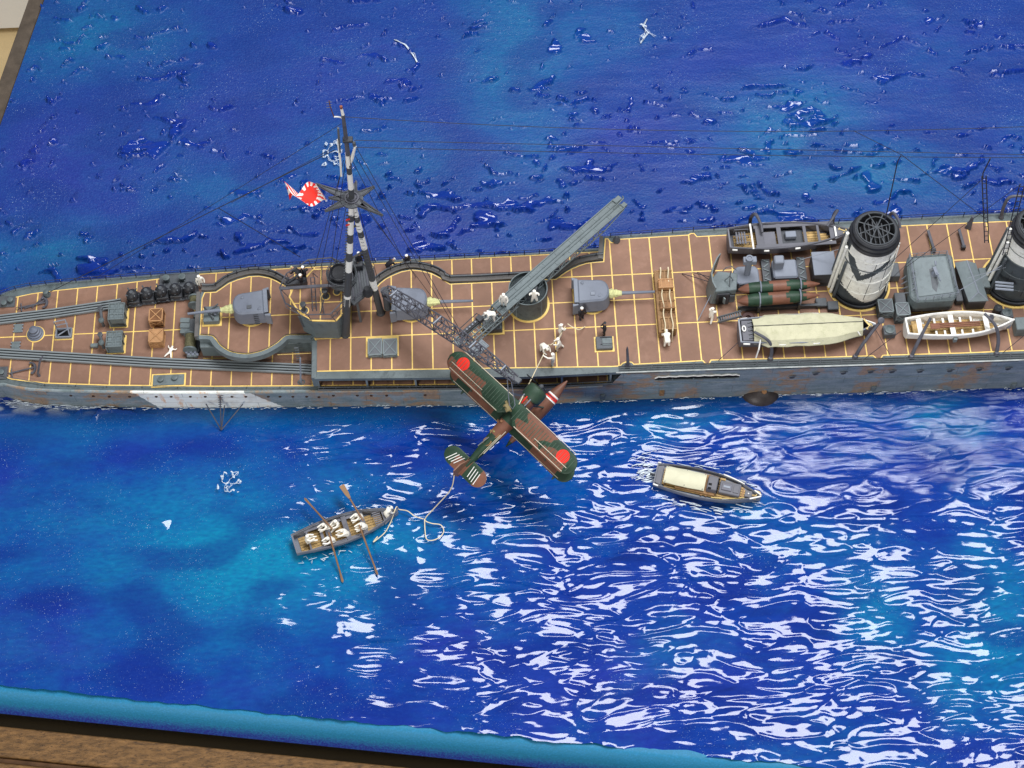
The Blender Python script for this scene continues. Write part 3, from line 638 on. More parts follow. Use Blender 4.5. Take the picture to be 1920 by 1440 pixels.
for da in (-70, 10): a = math.radians(da - 60); MB().box((c_.x + math.cos(a) * .352, c_.y + math.sin(a) * .352, ZS + .28), (.012, .014, .5), a).build('plate_seam', grey, tub)
o = MB().lathe((c_.x, c_.y, ZS + .47), [(.20, 0), (.17, .12), (.17, .18)], seg=24); o.build('turntable', greyd, catp)
# locker below the catapult's lower end
lk = dbox(923, 604, .36, .30, .16, greyd, 'deck_locker', border=True)
for k in range(4): p_ = P(912 + k * 8, 604, ZS + .16); MB().box((p_.x, p_.y, ZS + .168), (.03, .26, .014), .2).build('slat', grey, lk, .003)
# --- rangefinder platform tower ---
ZP = ZS + .62
fp = [P(*q_, ZP).xy[:] for q_ in ((541, 557), (548, 540), (572, 520), (586, 504), (640, 502), (650, 520), (648, 583), (630, 603), (584, 602), (561, 588))]
tw = MB().prism([P(*q_, ZP).xy[:] for q_ in ((561, 589), (585, 602), (630, 603), (647, 583), (647, 515), (577, 523))], ZS + .003, ZP - .05).build('platform_tower', grey, ship, .01)
MB().prism(fp, ZP - .05, ZP - .003).build('platform_rim', grey, tw, .006)
inn = inset(dedupe(fp), .03); MB().prism(fp, ZP - .02, ZP).build('brass_strip_sheet', brass, tw)
for x0, x1 in zip(XL, XL[1:]):
    for y0, y1 in ((-9, Y0 - .14), (Y0 - .14, 19)):
        c2 = clip(clip(clip(clip(inn, 0, x0 - .11 + GH, False), 0, x1 - .11 - GH, True), 1, y0 + GH, False), 1, y1 - GH, True)
        c2 = dedupe(c2)
        if len(c2) > 2 and parea(c2) > .004: MB().prism(c2, ZP - .01, ZP + .006).build('deck_panel', lino, tw)
rp = [P(*q_, ZP + .34) for q_ in ((524, 540), (537, 513), (578, 487), (622, 483), (652, 500), (655, 545), (645, 563), (619, 589), (577, 590), (535, 568))]
fp3 = [Vector((a, b2, ZP)) for a, b2 in fp]
o = MB().tube(rp, .013, 5, closed=True); 
o.build('platform_rail', purpg, tw)
low = [p_ - Vector((0, 0, .16)) for p_ in rp]; MB().tube(low, .008, 5, closed=True).build('platform_rail', purpg, tw)
for p_ in rp:
    b2 = min(fp3, key=lambda q_: (q_.xy - p_.xy).length); MB().tube([b2, p_], .009, 4).build('rail_stanchion', purpg, tw)
pa, pb = P(525, 541, ZP + .33), P(636, 534, ZP + .33); MB().box((pa + pb) / 2, ((pb - pa).length, .06, .03), math.atan2((pb - pa).y, (pb - pa).x)).build('range_bar', purpg, tw, .006)
for px, py, r, h_ in ((571, 583, .055, .20), (611, 556, .055, .18), (632, 548, .05, .14)):
    c_ = P(px, py, ZP); MB().lathe((c_.x, c_.y, ZP + .006), [(r * 1.2, 0), (r * 1.2, .02), (r * .6, .03), (r * .6, h_), (r, h_ + .01), (r, h_ + .04), (r * .5, h_ + .05)], seg=14).build('pedestal', greyd, tw)
    MB().lathe((c_.x, c_.y, ZP + .006), [(r * 1.55, 0), (r * 1.55, .006), (r * 1.3, .008)], seg=18).build('brass_ring', brass, tw)
o = MB(); pa = P(586, 520, ZP + .3); pb = P(590, 584, ZP)
for s in (-.035, .035): o.tube([pa + Vector((s, 0, 0)), pb + Vector((s, 0, 0))], .010, 4)
for k in range(8): q_ = pa.lerp(pb, k / 7); o.tube([q_ + Vector((-.035, 0, 0)), q_ + Vector((.035, 0, 0))], .007, 4)
o.build('platform_ladder', purpg, tw)
for a, b2 in (((600, 590), (608, 560)), ((608, 590), (600, 545)), ((604, 500), (603, 525)), ((587, 512), (596, 520))): MB().tube([P(*a, ZP + .02), P(*b2, ZP + .22)], .009, 4).build('brace', purpg, tw)
o = MB(); c_ = P(628, 588, ZP + .2); o.tube([(c_.x + .05 * math.cos(a * .6), c_.y + .05 * math.sin(a * .6), c_.z) for a in range(11)], .007, 4, closed=True); o.build('chart_ring', purpg, tw)
o = MB()
for k in range(7): q_ = P(563 + k * 1.3, 594 + k * 3.0, ZP - .08 - k * .05); o.box((q_.x - .02, q_.y, q_.z), (.05, .02, .010), -.6)
o.build('tower_ladder', greyd, tw)
# gun director / binocular group under the ring at upper left
o = MB(); c_ = P(552, 530, ZP + .1); o.box((c_.x, c_.y, ZP + .08), (.34, .10, .12), .12); o.lathe((c_.x + .17, c_.y, ZP + .05), [(.07, 0), (.07, .14), (.03, .18)], seg=12); o.tube([(c_.x - .12, c_.y - .03, ZP + .15), (c_.x + .25, c_.y + .22, ZP + .2)], .028, 8); o.build('director', black, tw, .006)
c_ = P(640, 512, ZS + 1.0)   # searchlight and its round platform
sl_ = MB().lathe((c_.x, c_.y, ZS + .006), [(.13, 0), (.11, .75), (.27, .80), (.27, .86), (.245, .87), (.24, .83), (0, .83)], seg=28, caps=False).build('searchlight_platform', greyd, ship, smooth=R45)
MB().lathe((c_.x, c_.y, ZS + .85), [(.06, 0), (.05, .08), (.13, .12), (.165, .20), (.165, .30), (.15, .31), (.13, .26), (0, .25)], (-.1, -.2, 1), seg=24, caps=False).build('searchlight', black, sl_, smooth=R45)
o = MB()
for k in range(3): o.tube([(c_.x + .27 * math.cos(a / 24 * 6.283), c_.y + .27 * math.sin(a / 24 * 6.283), ZS + .90 + k * .06) for a in range(24)], .008, 4, closed=True)
for k in range(10): a = k / 10 * 6.283; o.tube([(c_.x + .27 * math.cos(a), c_.y + .27 * math.sin(a), ZS + .85), (c_.x + .27 * math.cos(a), c_.y + .27 * math.sin(a), ZS + 1.03)], .007, 4)
o.build('platform_rail', greyd, sl_)
for k in range(4): MB().lathe((c_.x, c_.y, ZS + .864 + k * .001), [(.07 + .045 * k, 0), (.07 + .045 * k, .012), (.055 + .045 * k, .012)], seg=24, caps=False).build('grating_ring', purpg, sl_)
zd = ZS + .82
pts = [P(*q_, zd).xy[:] for q_ in ((648, 478), (672, 485), (694, 503), (704, 538), (664, 571), (646, 558))]
bp = MB().prism(pts, zd - .06, zd).build('mast_platform', greyd, ship, .006)
for k in range(9):
    a, b2 = P(656 + k * 5, 494 + k * 2.4, zd), P(664 + k * 4.5, 566 - k * 3.6, zd); d = b2 - a
    MB().box(((a.x + b2.x) / 2, (a.y + b2.y) / 2, zd + .008), (d.length * .9, .026, .016), math.atan2(d.y, d.x)).build('platform_plank', greyd if k % 3 else purpg, bp, .003)
o = MB(); q_ = [P(648, 563, zd + .15), P(664, 556, zd + .15), P(704, 527, zd + .15), P(700, 500, zd + .15), P(672, 478, zd + .15)]; o.tube(q_, .009, 4); o.tube([p_ - Vector((0, 0, .08)) for p_ in q_], .008, 4)
for p_ in q_: o.tube([p_, p_ - Vector((0, 0, .17))], .008, 4)
o.build('platform_rail', purpg, bp)
for q_ in ((668, 560), (696, 520), (660, 500)): c_ = P(*q_, zd); MB().tube([(c_.x, c_.y, ZS), (c_.x, c_.y, zd - .05)], .025, 6).build('platform_leg', greyd, bp)
c_ = P(688, 540, zd + .2); MB().lathe((c_.x, c_.y, zd), [(.09, 0), (.09, .10), (.07, .14), (.05, .2)], seg=14).build('winch_drum', black, bp, smooth=R45)
c_ = P(672, 497, zd + .1); MB().box((c_.x, c_.y, zd + .08), (.16, .12, .16)).build('instrument_box', black, bp, .01)
# --- tripod mast ---
mwhite, mblack = white, mat('mast_black', (.03, .032, .036), .5, .3, 9, .2, edge=(.16, .17, .18))
AP = PY(660, 374, Y0); TP = PY(640, 203, Y0)
def bands(a, b2, r0, r1, brk, first_dark, par, name, seg=10):
    dark = first_dark
    for t0, t1 in zip(brk, brk[1:]):
        p0, p1 = a.lerp(b2, t0), a.lerp(b2, t1); o = MB().tube([p0, p1], [r0 + (r1 - r0) * t0, r0 + (r1 - r0) * t1], seg).build(name, mblack if dark else mwhite, par, smooth=R45); dark = not dark
FA = P(648, 628, ZS); FB = P(714, 587, ZS); FC = P(652, 520, ZS)
mast = MB().tube([FA, FA.lerp(AP, .30)], [.074, .067], 12).build('tripod_mast', mblack, ship, smooth=R45)
bands(FA, AP, .074, .050, [.24, .32, .50, .58, .64, .71, .77, .86, .90, .99], False, mast, 'mast_leg')
bands(FB, AP, .066, .048, [0, .235, .32, .60, .70, .75, .83, .87, .99], True, mast, 'mast_leg')
bands(FC, AP, .05, .034, [0, .45, .6, .75, .99], True, mast, 'mast_leg')
o = MB()
for (F_, n_) in ((FA, 46), (FB, 34)):
    for k in range(n_):
        q_ = F_.lerp(AP, .01 + .93 * k / n_); MB().box(q_ + Vector((-.062 if F_ is FA else .0, -.045 if F_ is FB else -.02, 0)), (.05, .02, .012)).build('mast_rung', greyd, mast)
for t_ in (.58, .8):
    MB().tube([FA.lerp(AP, t_), FB.lerp(AP, t_)], .022, 6).build('mast_strut', mblack, mast)
for F_ in (FA, FB): MB().lathe((F_.x, F_.y, ZS + .004), [(.085, 0), (.08, .03), (.062, .05)], seg=14).build('mast_foot', mblack, mast)
star = MB().lathe(AP - Vector((0, 0, .03)), [(.17, 0), (.19, .03), (.19, .06), (.13, .07)], seg=20).build('mast_top', greyd, mast)
for tip in ((592, 345), (616, 371), (609, 396), (718, 404), (702, 350), (668, 340), (690, 392)):
    p_ = P(*tip, AP.z); d = p_ - AP; n2 = Vector((-d.y, d.x, 0)).normalized(); o = MB()
    o.prism([(AP + n2 * .085).xy[:], (p_ + n2 * .018).xy[:], (p_ - n2 * .018).xy[:], (AP - n2 * .085).xy[:]], AP.z - .02, AP.z + .012); o.build('platform_arm', greyd, mast, .004)
    o = MB(); o.tube([AP + n2 * .08 + Vector((0, 0, .05)), p_ + Vector((0, 0, .03))], .008, 4); o.tube([AP - n2 * .08 + Vector((0, 0, .05)), p_ + Vector((0, 0, .03))], .008, 4); o.build('arm_rail', purpg, mast)
for r in (.07, .12): MB().lathe(AP + Vector((0, 0, .045)), [(r, 0), (r, .02), (r - .02, .02), (r - .02, 0)], seg=18, caps=False).build('grating_ring', purpg, mast)
B0 = AP.lerp(TP, .0); bt = PY(657, 330, Y0)
bands(AP, PY(652, 290, Y0), .050, .042, [0, .26, .60, .74, 1], True, mast, 'topmast')
MB().tube([PY(655, 312, Y0), PY(649, 262, Y0), PY(643, 215, Y0)], [.042, .036, .028], 10).build('topmast', greyl if False else purpg, mast, smooth=R45)
MB().tube([PY(643, 216, Y0), TP], [.026, .020], 8).build('mast_tip', mwhite, mast)
MB().tube([TP, TP + Vector((0, 0, .05))], .024, 8).build('mast_cap', mat('rusty_tip', (.22, .07, .04), .6, .2, 10, 0), mast)
MB().tube([PY(640, 330, Y0 - .1), PY(638, 300, Y0 - .1), PY(633, 262, Y0 - .1)], .018, 6).build('side_spar', mwhite, mast)
MB().tube([PY(637, 285, Y0 - .1), PY(634, 240, Y0 - .1)], .02, 6).build('side_spar', greyd, mast)
MB().tube([PY(666, 274, Y0), PY(660, 296, Y0), PY(655, 310, Y0)], [.02, .03, .02], 6).build('side_spar', mwhite, mast)
MB().box(PY(652, 262, Y0), (.16, .10, .06)).build('masthead_box', black, mast, .01)
MB().box(PY(664, 270, Y0), (.05, .05, .10)).build('masthead_lamp', greyd, mast, .01)
MB().tube([PY(626, 219, Y0), PY(634, 219, Y0), PY(641, 221, Y0)], .012, 5).build('crosstree', mwhite, mast)
MB().tube([PY(626, 219, Y0), PY(619, 200, Y0), PY(617, 189, Y0)], .009, 5).build('whip_aerial', mat('rust_wire', (.12, .05, .035), .7, .2, 9, 0), mast)
for k in range(3): MB().tube([PY(612 + k * 0, 192 + k * 5, Y0), PY(622, 191 + k * 5, Y0)], .006, 4).build('aerial_spar', greyd, mast)
for k, y in enumerate((412, 422)): MB().box(PY(652, y, Y0 - .2), (.07, .01, .03), .3).build('signal_flag', redm, mast)
# --- lattice crane boom ---
H0, H1, H2 = P(722, 546, 1.85), P(846, 622, 2.45), P(968, 712, 2.55)
def quad(a, b2, c_, t_): return a.lerp(b2, t_).lerp(b2.lerp(c_, t_), t_)
N_ = 30; ctr = [quad(H0, H1 * 1 + (H1 - (H0 + H2) / 2) * .6, H2, i / N_) for i in range(N_ + 1)]
def boomw(i): t_ = i / N_; return .05 + .055 * math.sin(math.pi * min(1, .15 + t_ * .85) ** .9)
ch = {}
for sy in (-1, 1):
    for sz in (-1, 1):
        pts = []
        for i, p_ in enumerate(ctr):
            d = (ctr[min(i + 1, N_)] - ctr[max(i - 1, 0)]).normalized(); n2 = Vector((-d.y, d.x, 0)).normalized(); u2 = d.cross(n2) * -1
            pts.append(p_ + n2 * sy * boomw(i) + Vector((0, 0, 1)) * sz * boomw(i) * 1.15)
        ch[sy, sz] = pts
boom = MB().tube(ch[1, 1], .014, 5).build('crane_boom', purpg, ship)
for k_ in ((1, -1), (-1, 1), (-1, -1)): MB().tube(ch[k_], .014, 5).build('boom_chord', purpg, boom)
for f1, f2 in (((1, 1), (-1, 1)), ((1, -1), (-1, -1)), ((1, 1), (1, -1)), ((-1, 1), (-1, -1))):
    o = MB()
    for i in range(N_):
        a, b2 = (ch[f1][i], ch[f2][i + 1]) if i % 2 else (ch[f2][i], ch[f1][i + 1]); o.tube([a, b2], .009, 4)
        if i % 3 == 0: o.tube([ch[f1][i], ch[f2][i]], .010, 4)
    o.build('boom_lattice', purpg, boom)
for q_ in (2, 12, 20, 27): MB().tube([ch[1, 1][q_], ch[-1, 1][q_]], .017, 5).build('boom_tie', greyl, boom)
o = MB(); o.lathe(H2 + Vector((0, 0, -.05)), [(.05, -.03), (.05, .03)], (-.6, .7, 0), 12); o.box(H2 + Vector((0, 0, .02)), (.18, .10, .06), -.7); o.build('boom_head', greyd, boom, .008)
MB().lathe(H0 - Vector((0, 0, .6)), [(.07, 0), (.06, .55), (.09, .62)], seg=12).build('boom_heel', greyd, boom)
# --- quarterdeck fittings ---
def bollards(pxs, plate, z, r, h_, border):
    a, b2 = plate; p0, p1 = P(*a, z), P(*b2, z); o = MB().box(((p0.x + p1.x) / 2, (p0.y + p1.y) / 2, z + .018), (abs(p1.x - p0.x), abs(p1.y - p0.y), .03)).build('bollard_plate', greyd if not border else grey, ship, .006)
    if border: MB().box(((p0.x + p1.x) / 2, (p0.y + p1.y) / 2, z + .009), (abs(p1.x - p0.x) + .06, abs(p1.y - p0.y) + .06, .014)).build('brass_edging', brass, o)
    for q_ in pxs: c_ = P(*q_, z + h_); MB().lathe((c_.x, c_.y, z), [(r * .8, 0), (r * .8, h_ * .75), (r, h_ * .8), (r, h_), (r * .6, h_ + .008)], seg=16).build('bollard', grey, o, smooth=R45)
bollards([(311, 520), (341, 518)], ((300, 516), (372, 545)), ZM, .066, .17, False)
bollards([(301, 710), (327, 707)], ((288, 705), (345, 722)), ZM, .055, .08, True)
bollards([(7, 567), (19, 561)], ((-14, 578), (30, 556)), ZM, .05, .12, False)
bollards([(2, 697)], ((-24, 690), (13, 711)), ZM, .05, .08, False)
c_ = P(67, 627, ZM); cap_ = MB().lathe((c_.x, c_.y, ZM + .004), [(.155, 0), (.155, .03), (.13, .04), (.13, .07), (.10, .08), (.10, .12), (.075, .13), (.08, .18), (.05, .20), (.02, .22)], seg=28).build('capstan', greyl, ship, smooth=math.radians(25)); MB().lathe((c_.x, c_.y, ZM + .003), [(.175, 0), (.175, .008), (.15, .01)], seg=28).build('brass_ring', brass, cap_)
c_ = P(121, 627, ZM)
o = MB()
for sx, sy, w_, d_ in ((0, .09, .30, .025), (0, -.09, .30, .025), (.14, 0, .025, .16), (-.14, 0, .025, .16)): o.box((c_.x + sx, c_.y + sy, ZM + .04), (w_, d_, .075))
hh = o.build('hatch_coaming', greyl, ship, .004); MB().box((c_.x, c_.y, ZM + .012), (.26, .16, .012)).build('hatch_hole', pitch, hh); MB().box((c_.x, c_.y - .0, ZM + .008), (.35, .25, .01)).build('brass_edging', brass, hh)
o = MB(); o.tube([(c_.x - .13, c_.y + .09, ZM + .06), (c_.x - .14, c_.y + .11, ZM + .28), (c_.x + .08, c_.y + .13, ZM + .32), (c_.x + .11, c_.y + .02, ZM + .20), (c_.x + .12, c_.y - .07, ZM + .08)], .014, 5); o.tube([(c_.x - .135, c_.y + .10, ZM + .17), (c_.x + .1, c_.y + .12, ZM + .20)], .010, 5); o.tube([(c_.x - .10, c_.y - .07, ZM + .09), (c_.x + .08, c_.y + .06, ZM + .09)], .012, 5); o.build('hatch_rail', greyl, hh)
for q_ in ((34, 615), (29, 648)):
    c_ = P(*q_, ZM + .03); o = MB().box((c_.x, c_.y, ZM + .02), (.15, .18, .035)).build('deck_hatch', grey, ship, .008)
    for i in (-1, 1):
        for j in (-1, 0, 1): MB().box((c_.x + i * .082, c_.y + j * .07, ZM + .022), (.018, .02, .03)).build('dog', greyl, o)
def anchor(a, b2, s_, z, rot=0):
    a, b2 = P(*a, z + .03), P(*b2, z + .05); d = (b2 - a).normalized(); n2 = Vector((-d.y, d.x, 0)); o = MB().tube([a, b2], .016, 6)
    o.tube([b2 + n2 * s_ * math.cos(k / 8 * math.pi) - d * (s_ * .8 * (1 - math.sin(k / 8 * math.pi))) for k in range(9)], [.006, .018, .022, .026, .028, .026, .022, .018, .006], 6)
    for sg in (-1, 1): o.box(b2 + n2 * s_ * sg * .93 - d * s_ * .62, (.05, .035, .02), math.atan2(d.y, d.x) + sg * .4)
    o.tube([a + n2 * .09 + d * .04, a - n2 * .09 + d * .04], .012, 5); o.tube([a - d * .03 + n2 * .03 * math.cos(k) + d * .03 * math.sin(k) for k in range(6)], .006, 4, closed=True)
    o.build('stern_anchor', purpg, ship)
anchor((36, 577), (88, 566), .11, ZM); anchor((18, 700), (66, 688), .12, ZM)
o = MB().tube([P(60, 577, ZM + .02), P(78, 560, ZM + .03), P(84, 549, ZM + .06)], .014, 5); o.tube([P(46, 578, ZM + .02), P(70, 570, ZM + .05), P(88, 560, ZM + .04)], .014, 5); o.build('anchor_chain', purpg, ship)
c_ = P(86, 549, ZM + .08); MB().lathe((c_.x, c_.y, ZM + .004), [(.08, 0), (.06, .06), (.05, .12), (.025, .13)], seg=12).build('fairlead', grey, ship, smooth=R45)
MB().tube([P(74, 705, ZM), P(71, 700, ZM + .08), P(75, 675, ZM + .32), P(80, 668, ZM + .40)], [.028, .022, .022, .014], 6).build('stern_davit', purpg, ship)
c_ = P(565, 717, ZM); o = MB().tube([c_, c_ + Vector((0, .0, .10)), P(563, 676, ZM + .5), P(563, 670, ZM + .55)], [.03, .02, .016, .012], 6).build('quarter_davit', greyl, ship)
MB().tube([(c_.x + .06 * math.cos(k / 12 * 6.283), c_.y + .05 * math.sin(k / 12 * 6.283), ZM + .01) for k in range(12)], .012, 5, closed=True).build('davit_socket', grey, o)
o = MB()
for k in range(6): c_ = P(556, 644, ZS - .03); o.box((c_.x, c_.y - .10 - k * .01, ZS - .02 - k * .07), (.075, .02, .012))
o.build('wall_ladder', greyd, ship)
# ventilated lockers and mushroom vents
for (px, py, w_, d_, h_) in ((218, 584, .29, .36, .27), (214, 636, .29, .34, .22)):
    lk = dbox(px, py, w_ - .02, d_ - .02, h_, grey, 'framed_locker', ZM, taper=.97); c_ = P(px, py, ZM + h_)
    for f_ in (-.5, -.17, .17, .5): MB().box((c_.x, c_.y + f_ * d_ * .94, ZM + h_ + .012), (w_, .022, .022)).build('frame_bar', grey, lk, .003)
    for f_ in (-.48, -.1, .12, .48): MB().box((c_.x + f_ * w_, c_.y, ZM + h_ + .011), (.020, d_, .018)).build('frame_bar', grey, lk, .003)
    for sx in (-1, 1):
        for f_ in (-.48, 0, .48): MB().box((c_.x + sx * w_ * .49, c_.y + f_ * d_, ZM + h_ / 2), (.02, .022, h_)).build('frame_post', grey, lk)
    for f_ in (-.48, .48): MB().box((c_.x + f_ * w_, c_.y - d_ * .49, ZM + h_ / 2), (.022, .02, h_)).build('frame_post', grey, lk)
    MB().box((c_.x, c_.y - d_ * .49, ZM + .03), (w_ * 1.02, .02, .03)).build('frame_bar', grey, lk)
    MB().box((c_.x, c_.y, ZM + .008), (w_ + .06, d_ + .05, .012)).build('brass_edging', brass, lk)
for (px, py, qx, qy) in ((190, 601, 188, 578), (190, 643, 188, 628)):
    a, b2 = P(px, py, ZM + .20), P(qx, qy, ZM + .15); o = MB().tube([(a.x, a.y, ZM), a], .028, 8); o.tube([a - Vector((0, 0, .05)), b2], .030, 8); o.lathe(b2 - Vector((0, 0, .02)), [(.045, 0), (.05, .05), (.02, .06)], seg=12)
    v_ = o.build('swan_neck_vent', greyd, ship, smooth=R45); MB().lathe((a.x, a.y, a.z), [(.052, -.01), (.056, .02), (.04, .045), (.01, .052)], seg=16).build('vent_cowl', grey, v_, smooth=R45)
c_ = P(177, 648, ZM + .05); MB().box((c_.x, c_.y, ZM + .05), (.14, .07, .07)).build('vent_box', grey, ship, .01)
# reels, cabinets before the raised deck
def drum(px, py, r, ln, z, m_, name='canvas_reel'):
    c_ = P(px, py, z); o = MB().lathe((c_.x, c_.y - ln / 2, z), [(r, 0), (r * 1.02, ln * .3), (r * .98, ln * .6), (r, ln)], (0, 1, 0), 16).build(name, m_, ship, smooth=R45)
    for e in (-1, 1): MB().lathe((c_.x, c_.y + e * ln / 2, z), [(r * 1.22, -.014), (r * 1.22, .014)], (0, 1, 0), 18).build('reel_flange', grey, o)
    for e in (-1, 1): MB().box((c_.x, c_.y + e * ln * .52, (z + ZM) / 2), (r * 1.0, .03, z - ZM)).build('reel_stand', grey, o)
drum(365, 565, .10, .17, ZM + .14, olive); drum(357, 642, .105, .32, ZM + .14, olive)
dbox(367, 591, .12, .13, .10, grey, 'reel_winch', ZM, taper=.6)
lk = dbox(356, 610, .34, .30, .12, greyd, 'steel_cabinet', ZM)
for k in range(3): p_ = P(347, 601 + k * 10, ZM + .12); MB().box((p_.x, p_.y, ZM + .132), (.18, .10, .02), -.08).build('cabinet_lid', grey, lk, .004)
lk = dbox(360, 663, .20, .11, .10, grey, 'mooring_winch', ZM); 
for k in range(6): p_ = P(350 + k * 4, 661 + (k % 2) * 4, ZM + .1); MB().lathe((p_.x, p_.y, ZM + .1), [(.03, 0), (.024, .03), (.01, .035)], seg=8).build('winch_knob', greyl, lk)
dbox(371, 640, .07, .42, .09, greyd, 'pipe_trunk', ZM)
lk = dbox(396, 588, .29, .32, .14, grey, 'lifting_rack', ZS, border=True)
c_ = P(396, 588, ZS + .14)
for a, b2 in (((-.12, .14), (.06, -.14)), ((-.02, .06), (.13, .17)), ((.02, -.04), (.12, .04))): MB().tube([(c_.x + a[0], c_.y + a[1], ZS + .16), (c_.x + b2[0], c_.y + b2[1], ZS + .19)], .016, 5).build('rack_strut', greyd, lk)
MB().ball((c_.x + .08, c_.y - .02, ZS + .16), .035, seg=10).build('rack_knob', greyl, lk, smooth=True)
# aft control shelter with curved screen
hz = ZS + .45
o = MB().prism([P(*q_, hz).xy[:] for q_ in ((1338, 547), (1381, 543), (1383, 512), (1346, 508), (1336, 520))], ZS + .003, hz).build('control_shelter', grey, ship, .012)
sc_ = [P(*q_, hz) for q_ in ((1340, 548), (1334, 536), (1332, 522), (1335, 508), (1342, 492), (1348, 484))]
m2 = MB(); vs = []
for i, p_ in enumerate(sc_): vs += [(p_.x - .05, p_.y, ZS + .05), (p_.x, p_.y, hz + .16), (p_.x + .025, p_.y, hz + .16), (p_.x - .02, p_.y, ZS + .05)]
n = len(sc_); m2.add(vs, [(i * 4 + j, i * 4 + (j + 1) % 4, i * 4 + 4 + (j + 1) % 4, i * 4 + 4 + j) for i in range(n - 1) for j in range(4)] + [(0, 1, 2, 3), (n * 4 - 4, n * 4 - 3, n * 4 - 2, n * 4 - 1)]); m2.build('curved_screen', grey, o)
pa = P(1357, 546, hz); MB().box((pa.x + .0, pa.y - .012, ZS + .20), (.24, .03, .36)).build('dark_doorway', black, o, .01)
MB().box((pa.x - .02, pa.y - .034, ZS + .20), (.10, .02, .26)).build('door', pitch, o); MB().box((pa.x + .02, pa.y - .06, ZS + .22), (.02, .06, .18), .5).build('door_leaf', grey, o)
for k in range(5): MB().box((pa.x + .13 + k * .018, pa.y - .03, ZS + .22), (.008, .02, .22)).build('louvre', greyd, o)
c_ = P(1367, 530, hz); t3 = MB()
for a in (0, 2.1, 4.2): t3.tube([(c_.x + .09 * math.cos(a + .5), c_.y + .09 * math.sin(a + .5), hz), (c_.x, c_.y + .02, hz + .20)], .009, 4)
t3.tube([(c_.x, c_.y + .02, hz + .18), (c_.x + .01, c_.y + .04, hz + .34)], .010, 5); t3.tube([(c_.x - .13, c_.y + .10, hz + .24), (c_.x - .07, c_.y + .14, hz + .30), (c_.x + .03, c_.y + .15, hz + .32), (c_.x + .12, c_.y + .1, hz + .26)], .009, 5); t3.build('tripod_sight', greyd, o)
for a, b2, h_ in (((1334, 520), (1298, 511), .25), ((1333, 527), (1308, 510), .05), ((1337, 545), (1308, 602), .0), ((1335, 530), (1279, 513), .2)): MB().tube([P(*a, ZS + .3), P(*b2, ZS + .02)], .008, 4).build('stay_wire', wirem if h_ else greyl, ship)
# octagonal house with pipe
c_ = P(1399, 515, ZS + .30); ax_, ay_ = .235, .19
pts = [(c_.x + ax_ * sx, c_.y + ay_ * sy) for sx, sy in ((-1, -.6), (-.7, -1), (1, -1), (1, .6), (.75, 1), (-.6, 1), (-1, .55))]
o = MB().prism(pts, ZS + .003, ZS + .30).build('vent_house', greyl, ship, .02)
MB().tube([(c_.x + .02, c_.y + .02, ZS + .3), (c_.x + .02, c_.y + .05, ZS + .78)], [.055, .062], 14).build('vent_pipe', greyl, o, smooth=R45)
MB().box((c_.x + .035, c_.y + .06, ZS + .68), (.24, .12, .12)).build('pipe_collar', greyl, o, .01)
MB().lathe((c_.x + .02, c_.y + .05, ZS + .78), [(.068, -.02), (.068, .015), (.040, .015), (.036, -.03)], seg=16, caps=False).build('pipe_lip', greyl, o, smooth=R45); MB().lathe((c_.x + .02, c_.y + .05, ZS + .772), [(.05, 0), (.0, .003)], seg=12, caps=False).build('pipe_hole', pitch, o)
# stepped box house
c_ = P(1472, 503, ZS + .28); o = MB().box((c_.x, c_.y, ZS + .143), (.45, .40, .28)).build('winch_house', greyl, ship, .03)
c2 = P(1461, 486, ZS + .5); MB().box((c2.x, c2.y, ZS + .39), (.18, .17, .25)).build('upper_box', greyl, o, .02)
for q_ in ((1437, 507), (1503, 503)):
    c_ = P(*q_, ZS + .1); l_ = MB().box((c_.x, c_.y, ZS + .05), (.16, .50, .09)).build('boat_chock', greyd, ship, .006)
    for k in range(5): MB().box((c_.x, c_.y - .2 + k * .1, ZS + .105), (.12, .02, .02), .7 if k % 2 else -.5).build('chock_rib', grey, l_)
lk = dbox(1545, 494, .40, .48, .42, greyl, 'engine_hatch', border=False); c_ = P(1545, 494, ZS + .42); lk.data.materials[0] = black; MB().box((c_.x, c_.y, ZS + .43), (.42, .50, .022)).build('hatch_top', greyl, lk, .008)
# inclined ladder
o = MB(); pa, pb = P(1346, 600, ZS + .02), P(1390, 588, ZS + .30)
for s in (-.05, .05): o.box((pa + pb) / 2 + Vector((0, s, 0)), ((pb - pa).length, .018, .05), R=Matrix.Rotation(math.atan2(pb.y - pa.y, pb.x - pa.x), 3, 'Z') @ Matrix.Rotation(-math.asin((pb.z - pa.z) / (pb - pa).length), 3, 'Y'))
for k in range(10): o.box(pa.lerp(pb, (k + .5) / 10), (.02, .10, .012), .1)
o.build('inclined_ladder', greyd, ship)
c_ = P(1403, 596, ZS + .12); MB().lathe((c_.x, c_.y, ZS + .004), [(.12, 0), (.13, .04), (.12, .06), (.13, .10), (.11, .13), (.05, .13), (.04, .09)], seg=20).build('rope_drum', mat('dark_red_drum', (.06, .025, .022), .6, .3, 8, .2), ship, smooth=R45)
